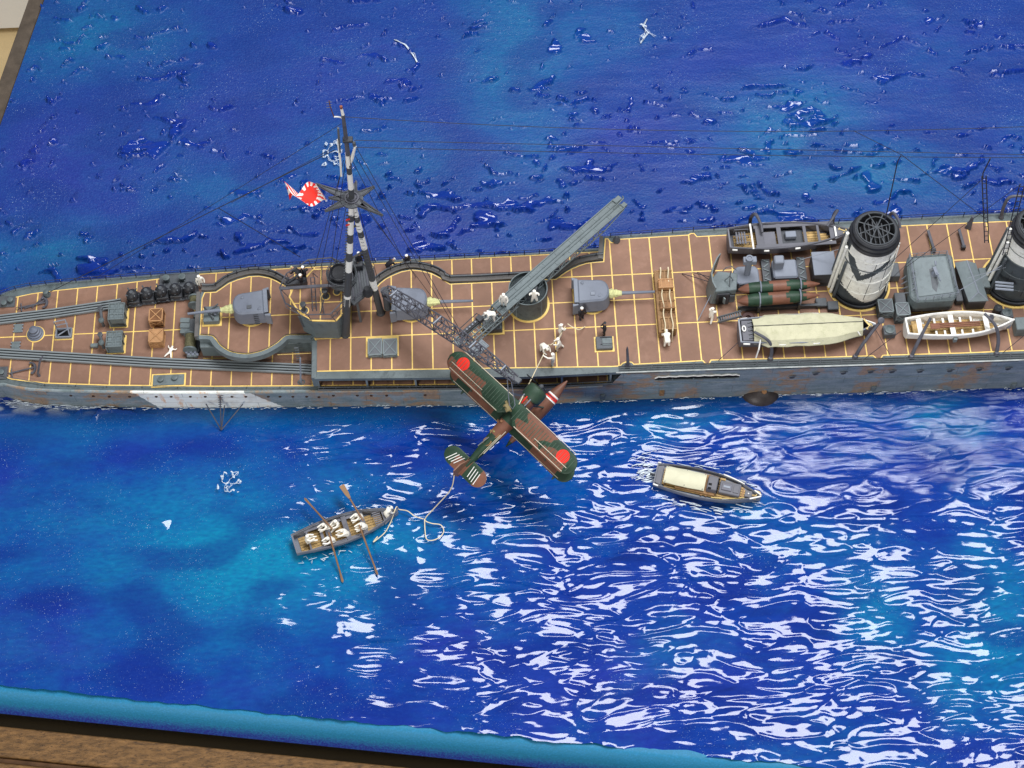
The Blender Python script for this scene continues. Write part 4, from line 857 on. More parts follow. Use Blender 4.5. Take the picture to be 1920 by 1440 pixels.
# funnels
fwh = mat('funnel_white', (.90, .90, .84), .45, .10, 6, .1, dirt=(.30, .28, .2), dirt_amt=.45)
fgr = mat('funnel_grey', (.062, .076, .086), .5, .2, 6, .1, edge=(.25, .28, .3))
def funnel(bx, by, r0, r1, h_, fn, second=False):
    c_ = P(bx, by, ZS); ax = (.02, .02, 1)
    prof = []
    for i in range(61):
        t_ = i / 60; prof.append((r0 + (r1 - r0) * t_ ** .8 + .02 * math.sin(math.pi * t_), h_ * .86 * t_))
    f = MB().lathe((c_.x, c_.y, ZS + .004), prof, ax, 160, caps=False, fn=fn).build('funnel', [fwh, fgr], ship, smooth=R45)
    q_ = Vector((0, 0, 1)).rotation_difference(Vector(ax).normalized())
    def at(r, a, z): return Vector((c_.x, c_.y, ZS)) + q_ @ Vector((r * math.cos(a), r * math.sin(a), z))
    top = at(0, 0, h_ * .86)
    capp = MB().lathe(top, [(r1 * .98, 0), (r1 * 1.05, .01), (r1 * 1.07, .06), (r1 * 1.02, .08), (r1 * 1.03, .13), (r1 * .96, .16), (r1 * .96, .21), (r1 * .88, .235), (r1 * .76, .235), (r1 * .74, -.06), (0, -.10)], ax, 56, caps=False).build('funnel_cap', black, f, smooth=math.radians(25))
    MB().lathe(top + Vector((0, 0, -.02)), [(r1 * .74, 0), (0, .002)], ax, 32, caps=False).build('funnel_opening', pitch, f)
    zt = h_ * .86 + .25; gr = MB()
    for k in range(4): a = k / 4 * 3.1416 + .3; gr.tube([at(r1 * .80, a, zt), at(0, 0, zt + .05), at(r1 * .80, a + 3.1416, zt)], .010, 4)
    gr.tube([at(r1 * .52, k / 16 * 6.283, zt + .05) for k in range(16)], .010, 4, closed=True); gr.tube([at(r1 * .80, k / 24 * 6.283, zt) for k in range(24)], .012, 4, closed=True)
    gr.build('cap_grille', greyd, f)
    b_ = MB()
    for k in range(7): xx = (-.5 + k / 6) * r1 * 1.1; yy = math.sqrt(max(.01, (r1 * .68) ** 2 - xx * xx)); b_.box(top + q_ @ Vector((xx, 0, .04)), (.018, yy * 2, .03))
    b_.build('baffle_bar', black, f)
    for zz, rr, mm in ((.10, .018, black), (.42, .012, None), (.78, .014, None), (1.12, .016, fgr), (1.36, .010, None)):
        if zz < h_ * .86:
            t_ = zz / (h_ * .86); rad = r0 + (r1 - r0) * t_ ** .8 + .02 * math.sin(math.pi * t_)
            MB().tube([at(rad + .004, k / 48 * 6.283, zz) for k in range(48)], rr * .8, 5, closed=True).build('funnel_hoop', mm or (fgr if second else fwh), f)
    MB().tube([at(r0 + .035, k / 48 * 6.283, .04) for k in range(48)], .035, 6, closed=True).build('funnel_base', black, f, smooth=True); MB().lathe((c_.x, c_.y, ZS + .004), [(r0 + .11, 0), (r0 + .11, .008), (r0 + .06, .01)], seg=48, caps=False).build('brass_ring', brass, f)
    for a0 in (-20, 12):
        l_ = MB(); a = math.radians(a0)
        for da in (-.07, .07): l_.tube([at(r0 + .03 + (r1 - r0) * (k / 14) ** .8 + .01, a + da, h_ * .84 * k / 14) for k in range(15)], .012, 4)
        for k in range(16): l_.tube([at(r0 + .03 + (r1 - r0) * (k / 16) ** .8 + .01, a - .07, h_ * .84 * k / 16), at(r0 + .03 + (r1 - r0) * (k / 16) ** .8 + .01, a + .07, h_ * .84 * k / 16)], .010, 4)
        if a0 < 0 or not second: l_.build('funnel_ladder', fwh if not second else fgr, f)
    for a0, mm, hh in ((182, fwh, .95), (194, fwh, .80), (206, fgr, .6), (172, fgr, .9)):
        a = math.radians(a0); MB().tube([at(r0 + .07 + (r1 - r0) * (k / 8), a, h_ * hh * k / 8) for k in range(9)], .030, 8).build('steam_pipe', mm, f, smooth=R45)
    for a0, z0, z1 in ((-92, .25, 1.35), (-135, .3, .9), (-60, .5, 1.5)):
        a = math.radians(a0); MB().tube([at(r0 + (r1 - r0) * (z0 / h_) + .012, a, z0), at(r0 + (r1 - r0) * (z1 / h_) + .012, a + .1, z1)], .006, 4).build('funnel_wire', wirem, f)
    for k in range(14):
        a = math.radians(-150 + k * 10); zz = .42 if k % 2 else .78; MB().box(at(r0 + (r1 - r0) * (zz / h_) ** .8 + .012, a, zz), (.03, .02, .035), a).build('funnel_cleat', fwh if not second else fgr, f)
    return f, at
def f1(a, z):
    d = ((a - 250 + 180) % 360) - 180       # 250 deg faces the camera
    v1 = 1.50 - .014 * abs(d) ** 1.0 * 0
    if z > 1.34: return 1 if (-75 < d < -52) else 0
    lo = .78 + abs(d + 8) * .0075; hi = lo + .26
    if -62 < d < -5 and lo + (-(d + 8)) * .004 < z < hi + (-(d + 8)) * .006: return 1
    if -5 <= d < 62 and .80 + (d + 5) * .007 < z < .97 + (d + 5) * .007: return 1
    if z < .12: return 1
    if d < 30 and z < .10 + (30 - d) * .0052: return 1
    return 0
def f2(a, z): return 0 if z > 1.12 else 1
fn1, at1 = funnel(1609, 534, .475, .425, 1.84, f1)
fn2, at2 = funnel(1899, 527, .485, .425, 1.84, f2, True)
o = MB()
for k in range(3): o.tube([P(1866, 529 + k * 6, ZS + .72 - .0 * k) , P(1900, 532 + k * 6, ZS + .72)], .022, 6)
o.build('funnel_louvre', greyl, fn2); 
# tall aerial poles and ladders standing on the funnels
MB().tube([PY(1660, 412, .95), PY(1683, 303, .95), PY(1690, 290, .95)], [.012, .010, .006], 5).build('aerial_pole', wirem, ship)
MB().tube([PY(1843, 335, .9), PY(1843, 325, .9), PY(1857, 297, .9)], .011, 5).build('aerial_pole', wirem, ship)
def wladder(a, b2, w_, n, Yv, e=0):
    a, b2 = PY(*a, Yv), PY(*b2, Yv); o = MB()
    for s in (-w_, w_): o.tube([a + Vector((s, 0, 0)), b2 + Vector((s, 0, 0))], .010, 4)
    for k in range(n): q_ = a.lerp(b2, (k + .5) / n); o.tube([q_ + Vector((-w_, 0, 0)), q_ + Vector((w_, 0, 0))], .008, 4)
    o.build('wire_ladder', wirem, ship)
wladder((1845, 330), (1850, 455), .035, 14, .95); wladder((1917, 345), (1884, 478), .04, 15, .75)
# raised machinery casing with railing
zt = ZS + .50
def ppoly(q, z): return [P(*k, z).xy[:] for k in q]
cs = MB().prism(ppoly(((1700, 488), (1703, 480), (1770, 474), (1786, 478), (1797, 545), (1790, 562), (1718, 566), (1706, 556)), zt), ZS + .12, zt).build('machinery_casing', grey, ship, .03)
MB().prism(ppoly(((1714, 500), (1712, 484), (1776, 480), (1788, 548), (1722, 556)), zt + .01), zt, zt + .012).build('casing_top', grey, cs)
MB().prism(ppoly(((1712, 490), (1790, 485), (1790, 545), (1716, 552)), zt), ZS, ZS + .14).build('casing_base', pitch, cs)
rr = [P(*q_, zt + .12) for q_ in ((1706, 476), (1776, 470), (1798, 548), (1722, 560))]
o = MB().tube(rr, .009, 4, closed=True); o.tube([p_ - Vector((0, 0, .06)) for p_ in rr], .007, 4, closed=True)
for i in range(4):
    for k in range(5): p_ = rr[i].lerp(rr[(i + 1) % 4], k / 5); o.tube([p_, p_ - Vector((0, 0, .13))], .008, 4)
o.build('casing_rail', greyl, cs)
mg = MB(); c_ = P(1753, 512, zt + .05)
mg.lathe((c_.x, c_.y, zt + .01), [(.07, 0), (.05, .06), (.03, .09)], seg=12); mg.box((c_.x, c_.y, zt + .11), (.06, .18, .05), .2); mg.tube([(c_.x, c_.y, zt + .12), (c_.x + .04, c_.y - .24, zt + .16)], .014, 6); mg.tube([(c_.x + .02, c_.y + .12, zt + .12), (c_.x + .02, c_.y + .2, zt + .14)], .02, 6); mg.build('machine_gun', greyl, cs, .004)
MB().prism(ppoly(((1745, 520), (1748, 540), (1756, 548), (1760, 530), (1752, 500), (1742, 505)), zt + .012), zt + .0125, zt + .0145).build('dark_patch', greyd, cs)  # thin dark patch laid on the casing top under the machine gun
for k in range(4): a, b2 = P(1706, 512 + k * 12, zt - .05), P(1690, 524 + k * 9, ZS + .2); MB().tube([P(1716, 509 + k * 10, zt + .06), a, b2], .012, 5).build('casing_pipe', greyl, cs)
zr = ZS + .42; l0, l1 = P(1812, 488, zr), P(1836, 558, zr)
rf = MB(); hw = .17
q_ = [(l0.x - hw, l0.y), (l0.x + hw * 1.0, l0.y - .03), (l1.x + hw, l1.y), (l1.x - hw * .9, l1.y)]
rf.prism(q_, ZS + .003, zr - .10); sk = rf.build('skylight_house', greyd, ship, .01)
o = MB(); o.add([(q_[0][0] - .02, q_[0][1] + .02, zr - .10), (q_[1][0] + .02, q_[1][1] + .02, zr - .10), (q_[2][0] + .02, q_[2][1] - .02, zr - .10), (q_[3][0] - .02, q_[3][1] - .02, zr - .10), (l0.x, l0.y - .02, zr + .02), (l1.x, l1.y + .10, zr + .02)], [(0, 4, 5, 3), (4, 1, 2, 5), (0, 1, 4), (3, 5, 2), (0, 3, 2, 1)]); o.build('skylight_roof', grey, sk)
o = MB(); o.tube([(l0.x, l0.y - .02, zr + .025), (l1.x, l1.y + .10, zr + .025)], .012, 4); o.tube([(l1.x, l1.y + .10, zr + .025), (q_[3][0], q_[3][1], zr - .09)], .01, 4); o.tube([(l1.x, l1.y + .10, zr + .025), (q_[2][0], q_[2][1], zr - .09)], .01, 4); o.build('roof_ridge', greyl, sk)
dbox(1846, 520, .16, .42, .30, grey, 'skylight_annex'); dbox(1798, 553, .13, .26, .16, greyd, 'valve_chest')
# small vents
for q_, r, h_ in (((1668, 618), .10, .16), ((1872, 577), .085, .18), ((1888, 587), .10, .14)):
    if r > .09: o = dbox(q_[0], q_[1], .22, .20, h_, greyd, 'vent_casing'); 
    c_ = P(*q_, ZS + h_); MB().lathe((c_.x, c_.y, ZS + (h_ if r > .09 else 0)), [(r * .9, 0), (r * .9, .03 if r > .09 else h_), (r * .5, .04 + (0 if r > .09 else h_)), (r * .25, .05 + (0 if r > .09 else h_))], seg=16).build('round_vent', greyd if r < .09 else grey, ship, smooth=R45)
for q_ in ((1540, 566), (1562, 572)): dbox(q_[0], q_[1], .20, .18, .10, greyd, 'valve_chest')
lk = dbox(1915, 606, .2, .26, .25, grey, 'deck_winch'); c_ = P(1908, 604, ZS + .2); MB().lathe((c_.x - .14, c_.y, ZS + .16), [(.09, 0), (.09, .08), (.05, .1)], (-1, 0, 0), 14).build('winch_drum', greyl, lk, smooth=R45)
# boat rest planks, poles on the far deck
for a, b2 in (((1740, 432), (1751, 468)), ((1798, 430), (1807, 462))):
    p0, p1 = P(*a, ZS + .1), P(*b2, ZS + .1); d = p1 - p0; MB().box(((p0 + p1) / 2), (d.length, .05, .04), math.atan2(d.y, d.x)).build('boat_chock', purpg, ship, .004); MB().box((p1.x, p1.y, ZS + .06), (.08, .06, .1)).build('chock_foot', black, ship, .004)
c_ = P(1815, 428, ZS); MB().prism([(c_.x - .08, c_.y), (c_.x + .06, c_.y + .10), (c_.x + .04, c_.y - .06)], ZS, ZS + .34, top=[(c_.x, c_.y + .04), (c_.x + .05, c_.y + .08), (c_.x + .04, c_.y)]).build('davit_pedestal', purpg, ship, .01)
c_ = P(1156, 452, ZS); MB().lathe((c_.x, c_.y, ZS - .02), [(.07, 0), (.065, .10), (.045, .14), (.02, .18)], seg=12).build('fairlead', greyd, ship, smooth=R45)
c_ = P(1177, 686, ZS); o = MB().tube([c_, c_ + Vector((.0, 0, .10)), P(1176, 655, ZS + .42), P(1176, 650, ZS + .5)], [.045, .030, .022, .006], 8); o.build('side_davit', purpg, ship, smooth=R45)
MB().box((c_.x, c_.y, ZS + .03), (.1, .07, .06)).build('davit_foot', purpg, ship, .01)
# boat davits
def davit(pts, r=.034, m_=purpg, disc=False):
    ps = [P(px, py, ZS + h_) for px, py, h_ in pts]; out = []
    for i in range(len(ps) - 1):
        p0, p1, p2, p3 = ps[max(i - 1, 0)], ps[i], ps[i + 1], ps[min(i + 2, len(ps) - 1)]
        for j in range(5): u_ = j / 5; out.append(.5 * ((2 * p1) + (p2 - p0) * u_ + (2 * p0 - 5 * p1 + 4 * p2 - p3) * u_ ** 2 + (3 * p1 - p0 - 3 * p2 + p3) * u_ ** 3))
    out.append(ps[-1]); o = MB().tube(out, [r * (1.1 - .4 * k / len(out)) for k in range(len(out))], 8).build('boat_davit', m_, ship, smooth=R45)
    MB().lathe((ps[0].x, ps[0].y, ps[0].z - .03), [(.055, 0), (.05, .06), (.035, .1)], seg=12).build('davit_foot', m_, o)
    if disc: MB().lathe(ps[-1], [(.06, -.02), (.06, .02), (.03, .03)], (0, -.5, 1), 14).build('davit_sheave', m_, o)
davit([(1444, 674, 0), (1447, 655, .2), (1440, 638, .42), (1414, 622, .52)])
davit([(1603, 670, 0), (1618, 645, .3), (1652, 601, .68)], disc=True)
davit([(1708, 670, 0), (1722, 640, .3), (1745, 596, .62)]); davit([(1868, 664, 0), (1872, 636, .28), (1866, 610, .5), (1846, 588, .6)])
davit([(1406, 424, .0), (1408, 408, .28), (1417, 402, .5), (1427, 422, .52), (1429, 436, .50)]); davit([(1560, 420, 0), (1564, 402, .3), (1570, 395, .45), (1562, 408, .55), (1551, 424, .5)])
davit([(1662, 422, 0), (1664, 410, .25), (1674, 399, .5), (1684, 412, .52), (1688, 428, .45)]); davit([(1877, 408, 0), (1883, 385, .35), (1895, 369, .55), (1925, 368, .6)])
# guard rails
def guard(pxs, z, h_, step, name='guard_rail', inset_=0.0, wires=(1.0, .5), mm=None):
    mm = mm or wirem; pts = [Vector((x, y, z)) for x, y in pxs]
    for f_ in wires: MB().tube([p_ + Vector((0, 0, h_ * f_)) for p_ in pts], .0065, 4).build(name, mm, ship)
    acc = 0; last = None
    for a, b2 in zip(pts, pts[1:]):
        n = max(1, int((b2 - a).length / step + .5))
        for k in range(n): q_ = a.lerp(b2, k / n); o = MB().tube([q_, q_ + Vector((0, 0, h_))], .008, 4).build('rail_stanchion', mm, ship)
def edge_pts(tab, x0, x1, off, n): return [(x0 + (x1 - x0) * i / n, interp(tab, x0 + (x1 - x0) * i / n) + off) for i in range(n + 1)]
guard(edge_pts(ft, -9.6, XF - .1, -.03, 40), ZM, .14, .9)
guard(edge_pts(ft, XF + .1, 10.6, -.03, 22), ZS, .14, .9)
guard([(p_.x, p_.y) for p_ in [P(a, b2, ZM) for a, b2 in ((0, 706), (84, 722), (200, 726), (400, 728), (588, 727))]], ZM, .05, .6, wires=(1.0,), mm=greyd)
for off, zz in ((.03, .02), (.075, .03), (.11, .015)): MB().tube([(x, interp(nt, x) + off, ZS + zz) for x in [XSE + .1 + i * .35 for i in range(26)]], .009, 4).build('guard_rail', greyd, ship)
for i in range(24):
    x = XSE + .3 + i * .38; MB().tube([(x, interp(nt, x) + .02, ZS + .01), (x + .03, interp(nt, x) + .12, ZS + .035)], .010, 4).build('rail_stanchion', greyd, ship)
for pts in (far1, far2): guard([(p_.x, p_.y + .10) for p_ in pts[::2]], ZS + .05, .10, 2.0, wires=(1.0,))
# swinging guard at the waterline
o = MB(); ap_ = P(415, 806, .02); 
for q_, zz in (((386, 757), .35), ((455, 758), .35), ((412, 737), .55), ((421, 760), .3)): o.tube([ap_, P(*q_, zz)], .011, 4)
for k in range(6): c_ = PY(413, 742 + k * 4, -.32); o.box((c_.x, -.32, c_.z), (.10 - .008 * k, .012, .010))
o.build('propeller_guard', purpg, ship)
# rigging
def wire(pts, r=.0065, name='rigging_wire', mm=None):
    MB().tube(pts, r, 4).build(name, mm or wirem, ship)
mt = PY(645, 219, Y0); m2_ = PY(664, 263, Y0); m3_ = PY(666, 276, Y0)
def sag(a, b2, s_, n=14): return [a.lerp(b2, i / n) - Vector((0, 0, s_ * 4 * (i / n) * (1 - i / n))) for i in range(n + 1)]
wire(sag(mt, PY(1960, 236, Y0), .25)); wire(sag(m2_, PY(1960, 291, Y0), .0)); wire(sag(m3_, PY(1960, 296, Y0), .05))
st = P(88, 548, ZM + .1); yk = PY(618, 283, Y0)
wire([PY(628, 281, Y0), P(90, 549, ZM + .1)], .009); wire([PY(628, 276, Y0), PY(434, 380, Y0)], .006); wire([PY(640, 232, Y0), P(180, 521, ZM)], .005)
a1 = PY(628, 281, Y0).lerp(P(90, 549, ZM + .1), .365); wire([a1, P(563, 474 + 8, ZS + .5)], .008)
for a, za_, b2, zb_ in (((644, 300), None, (598, 520), ZS + .1), ((640, 320), None, (590, 500), ZP), ((648, 300), None, (612, 560), ZP), ((652, 372), None, (620, 545), ZS), ((668, 372), None, (707, 520), ZS), ((668, 276), None, (908, 700), ZS), ((666, 292), None, (868, 640), ZS + .6), ((672, 372), None, (812, 560), ZS), ((676, 372), None, (780, 520), ZS), ((660, 300), None, (765, 505), ZS)):
    wire([PY(*a, Y0), P(*b2, zb_)], .0055)
wire([PY(1690, 290, .95), PY(1850, 412, .95)]); wire([PY(1841, 337, .95), P(1640, 520, ZS + .8)]); wire([PY(1915, 345, .95), P(1700, 500, ZS + .6)]); wire([PY(1690, 290, .95), PY(1600, 245, .95)]); wire([P(1648, 545, ZS + 1.0), P(1716, 480, ZS + .6)], .005)
wire([P(1800, 528 + 16, ZS + .6), P(1895, 488, ZS + 1.0)], .007, mm=greyl); wire([P(1813, 522, ZS + .5), P(1890, 500, ZS + .9)], .006, mm=greyl)
for a, b2 in (((1347, 676), (1384, 642)), ((1622, 672), (1690, 620)), ((1640, 595 + 20), (1670, 668)), ((1880, 662), (1925, 625))): wire([P(*a, ZS + .02), P(*b2, ZS + .35)], .006)
wire([P(1500, 487, ZS + .35), P(1585, 464, ZS + .9)], .006, mm=greyl)
# =====================================================================
# boats
# =====================================================================
def boat(name, label, cat, stern, bow, zg, B, H, hm, gm, tw=.62, floor=None, thw=(), thm=None, nplank=7, group=None, thick=.03, fz=.35, full=.42, deckfrom=1.0, z0=None):
    a, b2 = P(*stern, zg), P(*bow, zg); d = b2 - a; L_ = d.length; rz = math.atan2(d.y, d.x); zb = zg - H; M = xf((a.x, a.y, zb), rz)
    root = thing(name, label, cat, (a.x, a.y, zb), group)
    def hw(t_):
        if t_ < full: return B / 2 * (tw + (1 - tw) * math.sin(math.pi / 2 * t_ / full))
        return B / 2 * max(0, 1 - ((t_ - full) / (1 - full)) ** 2.3)
    def shz(t_): return H * (1 + .14 * max(0, t_ - .4) ** 2 * 2 + .04 * (1 - t_) ** 2)
    n = 28; o = TB(M); vs = []
    for i in range(n + 1):
        t_ = i / n; x = L_ * t_; w_ = hw(t_); z = shz(t_); wi = max(w_ - thick, .0); xi = x if t_ < .97 else x - thick
        xi = max(xi, thick) if i == 0 else xi
        row = [(x * (.985 if i == n else 1), w_ * .18, 0), (x, w_ * .78, z * .28), (x, w_ * .97, z * .68), (x, w_, z), (xi, wi, z), (xi, wi * .93, z * fz), (xi, 0, z * fz)]
        vs += row + [(p_[0], -p_[1], p_[2]) for p_ in row[-2::-1]]
    k = 13; fs = [(i * k + j, i * k + j + 1, (i + 1) * k + j + 1, (i + 1) * k + j) for i in range(n) for j in range(k - 1)] + [(j, j + 1, 11 - j, 12 - j) for j in range(3)]
    fs += [(3, 4, 8, 9), (4, 5, 7, 8)] ; o.add(vs, fs); o.build('hull', hm, root, smooth=R45)
    for s in (-1, 1): TB(M).tube([(L_ * i / n, s * (hw(i / n) - thick * .3), shz(i / n) + .004) for i in range(n + 1)], thick * .48, 6).build('gunwale', gm, root, smooth=R45)
    TB(M).box((thick * .4, 0, H * 1.02), (thick * .9, B * tw * .98, thick)).build('transom_rail', gm, root)
    if floor:
        x0, x1 = .05, .88
        for j in range(nplank):
            y = (-.5 + (j + .5) / nplank) * B * .74; pts = [t_ / 20 for t_ in range(1, 20) if hw(t_ / 20) - thick > abs(y) + B * .05]
            if len(pts) > 3: TB(M).box(((pts[0] + pts[-1]) / 2 * L_, y, H * fz + .012), ((pts[-1] - pts[0]) * L_, B * .74 / nplank * .86, .014)).build('floor_plank', floor, root)
    for t_ in thw: w_ = (hw(t_) - thick) * 2; TB(M).box((L_ * t_, 0, H * .84), (.05 if len(thw) > 3 else .09, w_, .022)).build('thwart', thm or gm, root, .003)
    return root, M, L_, hw, shz
def local(M, p_): return M @ Vector(p_)
dkg = mat('boat_dark_grey', (.085, .085, .10), .5, .15, 6, .1, edge=(.24, .24, .28))
lg = mat('boat_hull_grey', (.17, .19, .23), .45, .2, 6, .1, edge=(.4, .42, .46))
# rowing cutter on the water
rb, MR, LR, hwR, shR = boat('rowing_boat', 'grey rowing cutter with sailors at the oars floating on the open water', 'rowing boat', (551, 1021), (746, 957), .20, .56, .24, lg, dkg, tw=.70, floor=planks, thw=(.33, .50, .66), nplank=8)
TB(MR).box((LR * .14, 0, .175), (LR * .015, .38, .02)).build('stern_bench_edge', dkg, rb)
for s in (-1, 1): TB(MR).box((LR * .40, s * .20, .185), (LR * .56, .05, .018)).build('side_bench', dkg, rb)
TB(MR).box((LR * .27, 0, .19), (.05, .46, .02)).build('bench_edge', dkg, rb)
for k in range(9): TB(MR).box((LR * .80, -.16 + k * .04, .195), (.14, .018, .016)).build('bow_grating', dkg, rb)
TB(MR).prism([(LR * .85, -.17), (LR * .97, -.03), (LR * .97, .03), (LR * .85, .17)], .18, .20).build('bow_deck', dkg, rb)
oarw = mat('oar_wood', (.15, .075, .035), .5, .3, 10, .1, edge=(.5, .3, .15))
OARL = ['raised brown oar with a broad blade on the far side of the grey rowing boat', 'brown oar pointing away to the upper left of the grey rowing boat', 'brown oar dipped toward the viewer below the middle of the grey rowing boat', 'brown oar dipped toward the viewer nearest the bow of the grey rowing boat']
for k, (a, za_, b2, zb_, bl) in enumerate((((676, 968), .34, (641, 910), .38, True), ((617, 985), .34, (571, 934), .30, False), ((619, 1008), .32, (643, 1092), .02, False), ((677, 994), .32, (708, 1078), .02, False))):
    pa, pb = P(*a, za_), P(*b2, zb_); d = (pb - pa); u2 = d.normalized(); n2 = Vector((-u2.y, u2.x, 0)); o = MB().tube([pa - u2 * .10, pa, pb - u2 * .22, pb], [.012, .018, .016, .012], 6); q_ = [pb - u2 * .30, pb - u2 * .02]
    if not bl: o.add([q_[0] + n2 * .012 + Vector((0, 0, .01)), q_[1] + n2 * .022, q_[1] - n2 * .022, q_[0] - n2 * .012, q_[0] + Vector((0, 0, -.012)), q_[1] + Vector((0, 0, -.01))], [(0, 1, 2, 3), (0, 4, 5, 1), (3, 2, 5, 4), (1, 5, 2), (0, 3, 4)])
    else: o.prism([(p_.x, p_.y) for p_ in (q_[0] + n2 * .02, pb - u2 * .2 + n2 * .042, pb + n2 * .055, pb - n2 * .045, pb - u2 * .2 - n2 * .036, q_[0] - n2 * .02)], zb_ - .012, zb_ + .012)
    tag(o.build('oar', oarw), OARL[k], 'oar', 'oars of the rowing boat')
# motor launch on the water
ml, MLm, LL, hwL, shL = boat('motor_launch', 'grey motor launch with planked deck and pale canvas roof cruising on the water at right', 'motor launch', (1229, 888), (1427, 931), .22, .57, .30, lg, dkg, tw=.74, full=.40, fz=.80, thick=.020)
for j in range(11):
    y = (-.5 + (j + .5) / 11) * .52; ts = [t_ / 40 for t_ in range(3, 39) if hwL(t_ / 40) - .03 > abs(y) + .02]
    if ts: TB(MLm).box(((ts[0] + ts[-1]) / 2 * LL, y, .268), ((ts[-1] - ts[0]) * LL, .036, .016)).build('deck_plank', planks, ml)
for t_ in (.10, .455, .50, .80, .83): TB(MLm).box((LL * t_, 0, .279), (.03, (hwL(t_) - .05) * 1.9, .012)).build('cross_plank', brownw, ml)
TB(MLm).prism([(.02, -.17), (.02, .17), (.13, .20), (.13, -.20)], .26, .30).build('stern_deck', dkg, ml, .006)
cv = TB(MLm); vs = []
for i in range(9):
    for j in range(7):
        x = .17 + .74 * i / 8; y = (-.5 + j / 6) * (.345 - .02 * abs(i - 4) / 4); z = .40 + .045 * math.cos((j / 6 - .5) * 2.6) - (.035 if j in (0, 6) else 0) + .006 * math.sin(i * 2.1 + j); vs.append((x, y, z))
cv.add(vs + [(v_[0], v_[1], v_[2] - .02) for v_ in vs], [(i * 7 + j, i * 7 + j + 1, i * 7 + j + 8, i * 7 + j + 7) for i in range(8) for j in range(6)] + [(63 + i * 7 + j, 63 + i * 7 + j + 7, 63 + i * 7 + j + 8, 63 + i * 7 + j + 1) for i in range(8) for j in range(6)]).build('canvas_roof', mat('pale_canvas', (.62, .60, .44), .8, .06, 6, .2), ml, smooth=R45)
for x in (.2, .55, .88):
    for y in (-.15, .15): TB(MLm).tube([(x, y, .28), (x, y, .41)], .008, 5).build('roof_post', dkg, ml)
TB(MLm).box((.24 * LL + .29, 0, .30), (.72, .38, .05)).build('cockpit_well', brownw, ml)
TB(MLm).box((1.04, 0, .36), (.20, .30, .16), taper=.9).build('wheelhouse', dkg, ml, .012)
for k in range(4): TB(MLm).box((1.145, -.13 + k * .085, .40), (.02, .05, .07)).build('window', pitch, ml)
for k in range(2): TB(MLm).box((1.0, -.12 + k * .08, .443), (.06, .04, .006)).build('roof_slot', pitch, ml)
eb = TB(MLm).box((1.36, 0, .32), (.38, .24, .09)).build('engine_casing', dkg, ml, .01)
TB(MLm).box((1.30, .0, .375), (.18, .13, .03)).build('casing_hatch', mat('mid_grey_hatch', (.13, .13, .16), .5, .1, 5, .1), ml, .006)
TB(MLm).box((1.30, .0, .393), (.12, .04, .012)).build('hatch_handle', greyl, ml); TB(MLm).box((1.47, .0, .372), (.10, .15, .02)).build('fore_hatch', dkg, ml, .004)
TB(MLm).box((1.70, 0, .285), (.13, .13, .03)).build('bow_hatch', dkg, ml, .006); TB(MLm).ball((1.70, 0, .31), .016).build('hatch_knob', white, ml)
an = mat('brass_anchor', (.72, .55, .22), .5, .1, 6, 0)
def small_anchor(M, x, y, z, s_, rot, par):
    o = TB(M @ Matrix.Translation((x, y, z)) @ Matrix.Rotation(rot, 4, 'Z')); o.tube([(-s_, 0, 0), (s_, 0, 0)], s_ * .13, 5); o.tube([(s_ * .7 * math.cos(a) * 1.0 - s_ * .0 + s_ * .3, s_ * .75 * math.sin(a), 0) for a in [-1.3 + k * .26 for k in range(11)]], s_ * .13, 5); o.tube([(-s_ * .8, -s_ * .35, 0), (-s_ * .8, s_ * .35, 0)], s_ * .10, 5); o.build('anchor', an, par)
small_anchor(MLm, 1.84, .0, .30, .09, 1.2, ml)
for s, x0, x1 in ((1, .62, .83), (1, .93, 1.0), (-1, .90, 1.0), (1, 0, .03), (-1, 0, .05)):
    TB(MLm).tube([(LL * (x0 + (x1 - x0) * k / 6), s * (hwL(min(1, x0 + (x1 - x0) * k / 6)) + .008), shL(x0) + .01) for k in range(7)], .016, 6).build('white_fender', white, ml, smooth=True)
TB(MLm).tube([(LL * (.55 + .3 * k / 6), -(hwL(.55 + .3 * k / 6) - .05), .292) for k in range(7)], .010, 5).build('boat_hook', an, ml)
TB(MLm).box((-.05, .02, .20), (.10, .02, .08)).build('rudder', black, ml)
# far boat in its davits
fb, MF, LF, hwF, shF = boat('motor_boat', 'dark grey open motor boat with white fenders in the far davits beside the funnel', 'motor boat', (1366, 447), (1600, 433), ZS + .42, .58, .36, dkg, dkg, tw=.74, full=.35, fz=.45, floor=planks, nplank=8)
dk = TB(MF)
for t0, t1 in ((.22, .28), (.39, .425), (.60, .625), (.71, .73), (.81, .845)): w_ = hwF((t0 + t1) / 2) * 1.9; TB(MF).box(((t0 + t1) / 2 * LF, 0, .345), ((t1 - t0) * LF, w_ * .98, .02)).build('deck_frame', dkg, fb, .003)
for s in (-1, 1): TB(MF).box((.53 * LF, s * .215, .348), (.64 * LF, .07, .02)).build('side_deck', dkg, fb, .004)
TB(MF).box((.335 * LF, 0, .25), (.22, .30, .03)).build('cockpit_sole', dkg, fb); TB(MF).box((.51 * LF, 0, .23), (.44, .34, .03)).build('engine_well', black, fb)
TB(MF).box((.50 * LF, .02, .30), (.20, .13, .12)).build('engine_box', greyl, fb, .01)
TB(MF).prism([(.845 * LF, -.165), (.985 * LF, -.02), (.985 * LF, .02), (.845 * LF, .165)], .35, .372).build('fore_deck', dkg, fb, .004)
for t_ in (.185, .855): TB(MF).box((t_ * LF, 0, .378), (.030, hwF(t_) * 2.05, .02)).build('white_strap', white, fb)
for k in range(4): TB(MF).box((.07 * LF + k * .05, .02, .31), (.03, .26, .03)).build('stern_seat_slat', dkg, fb)
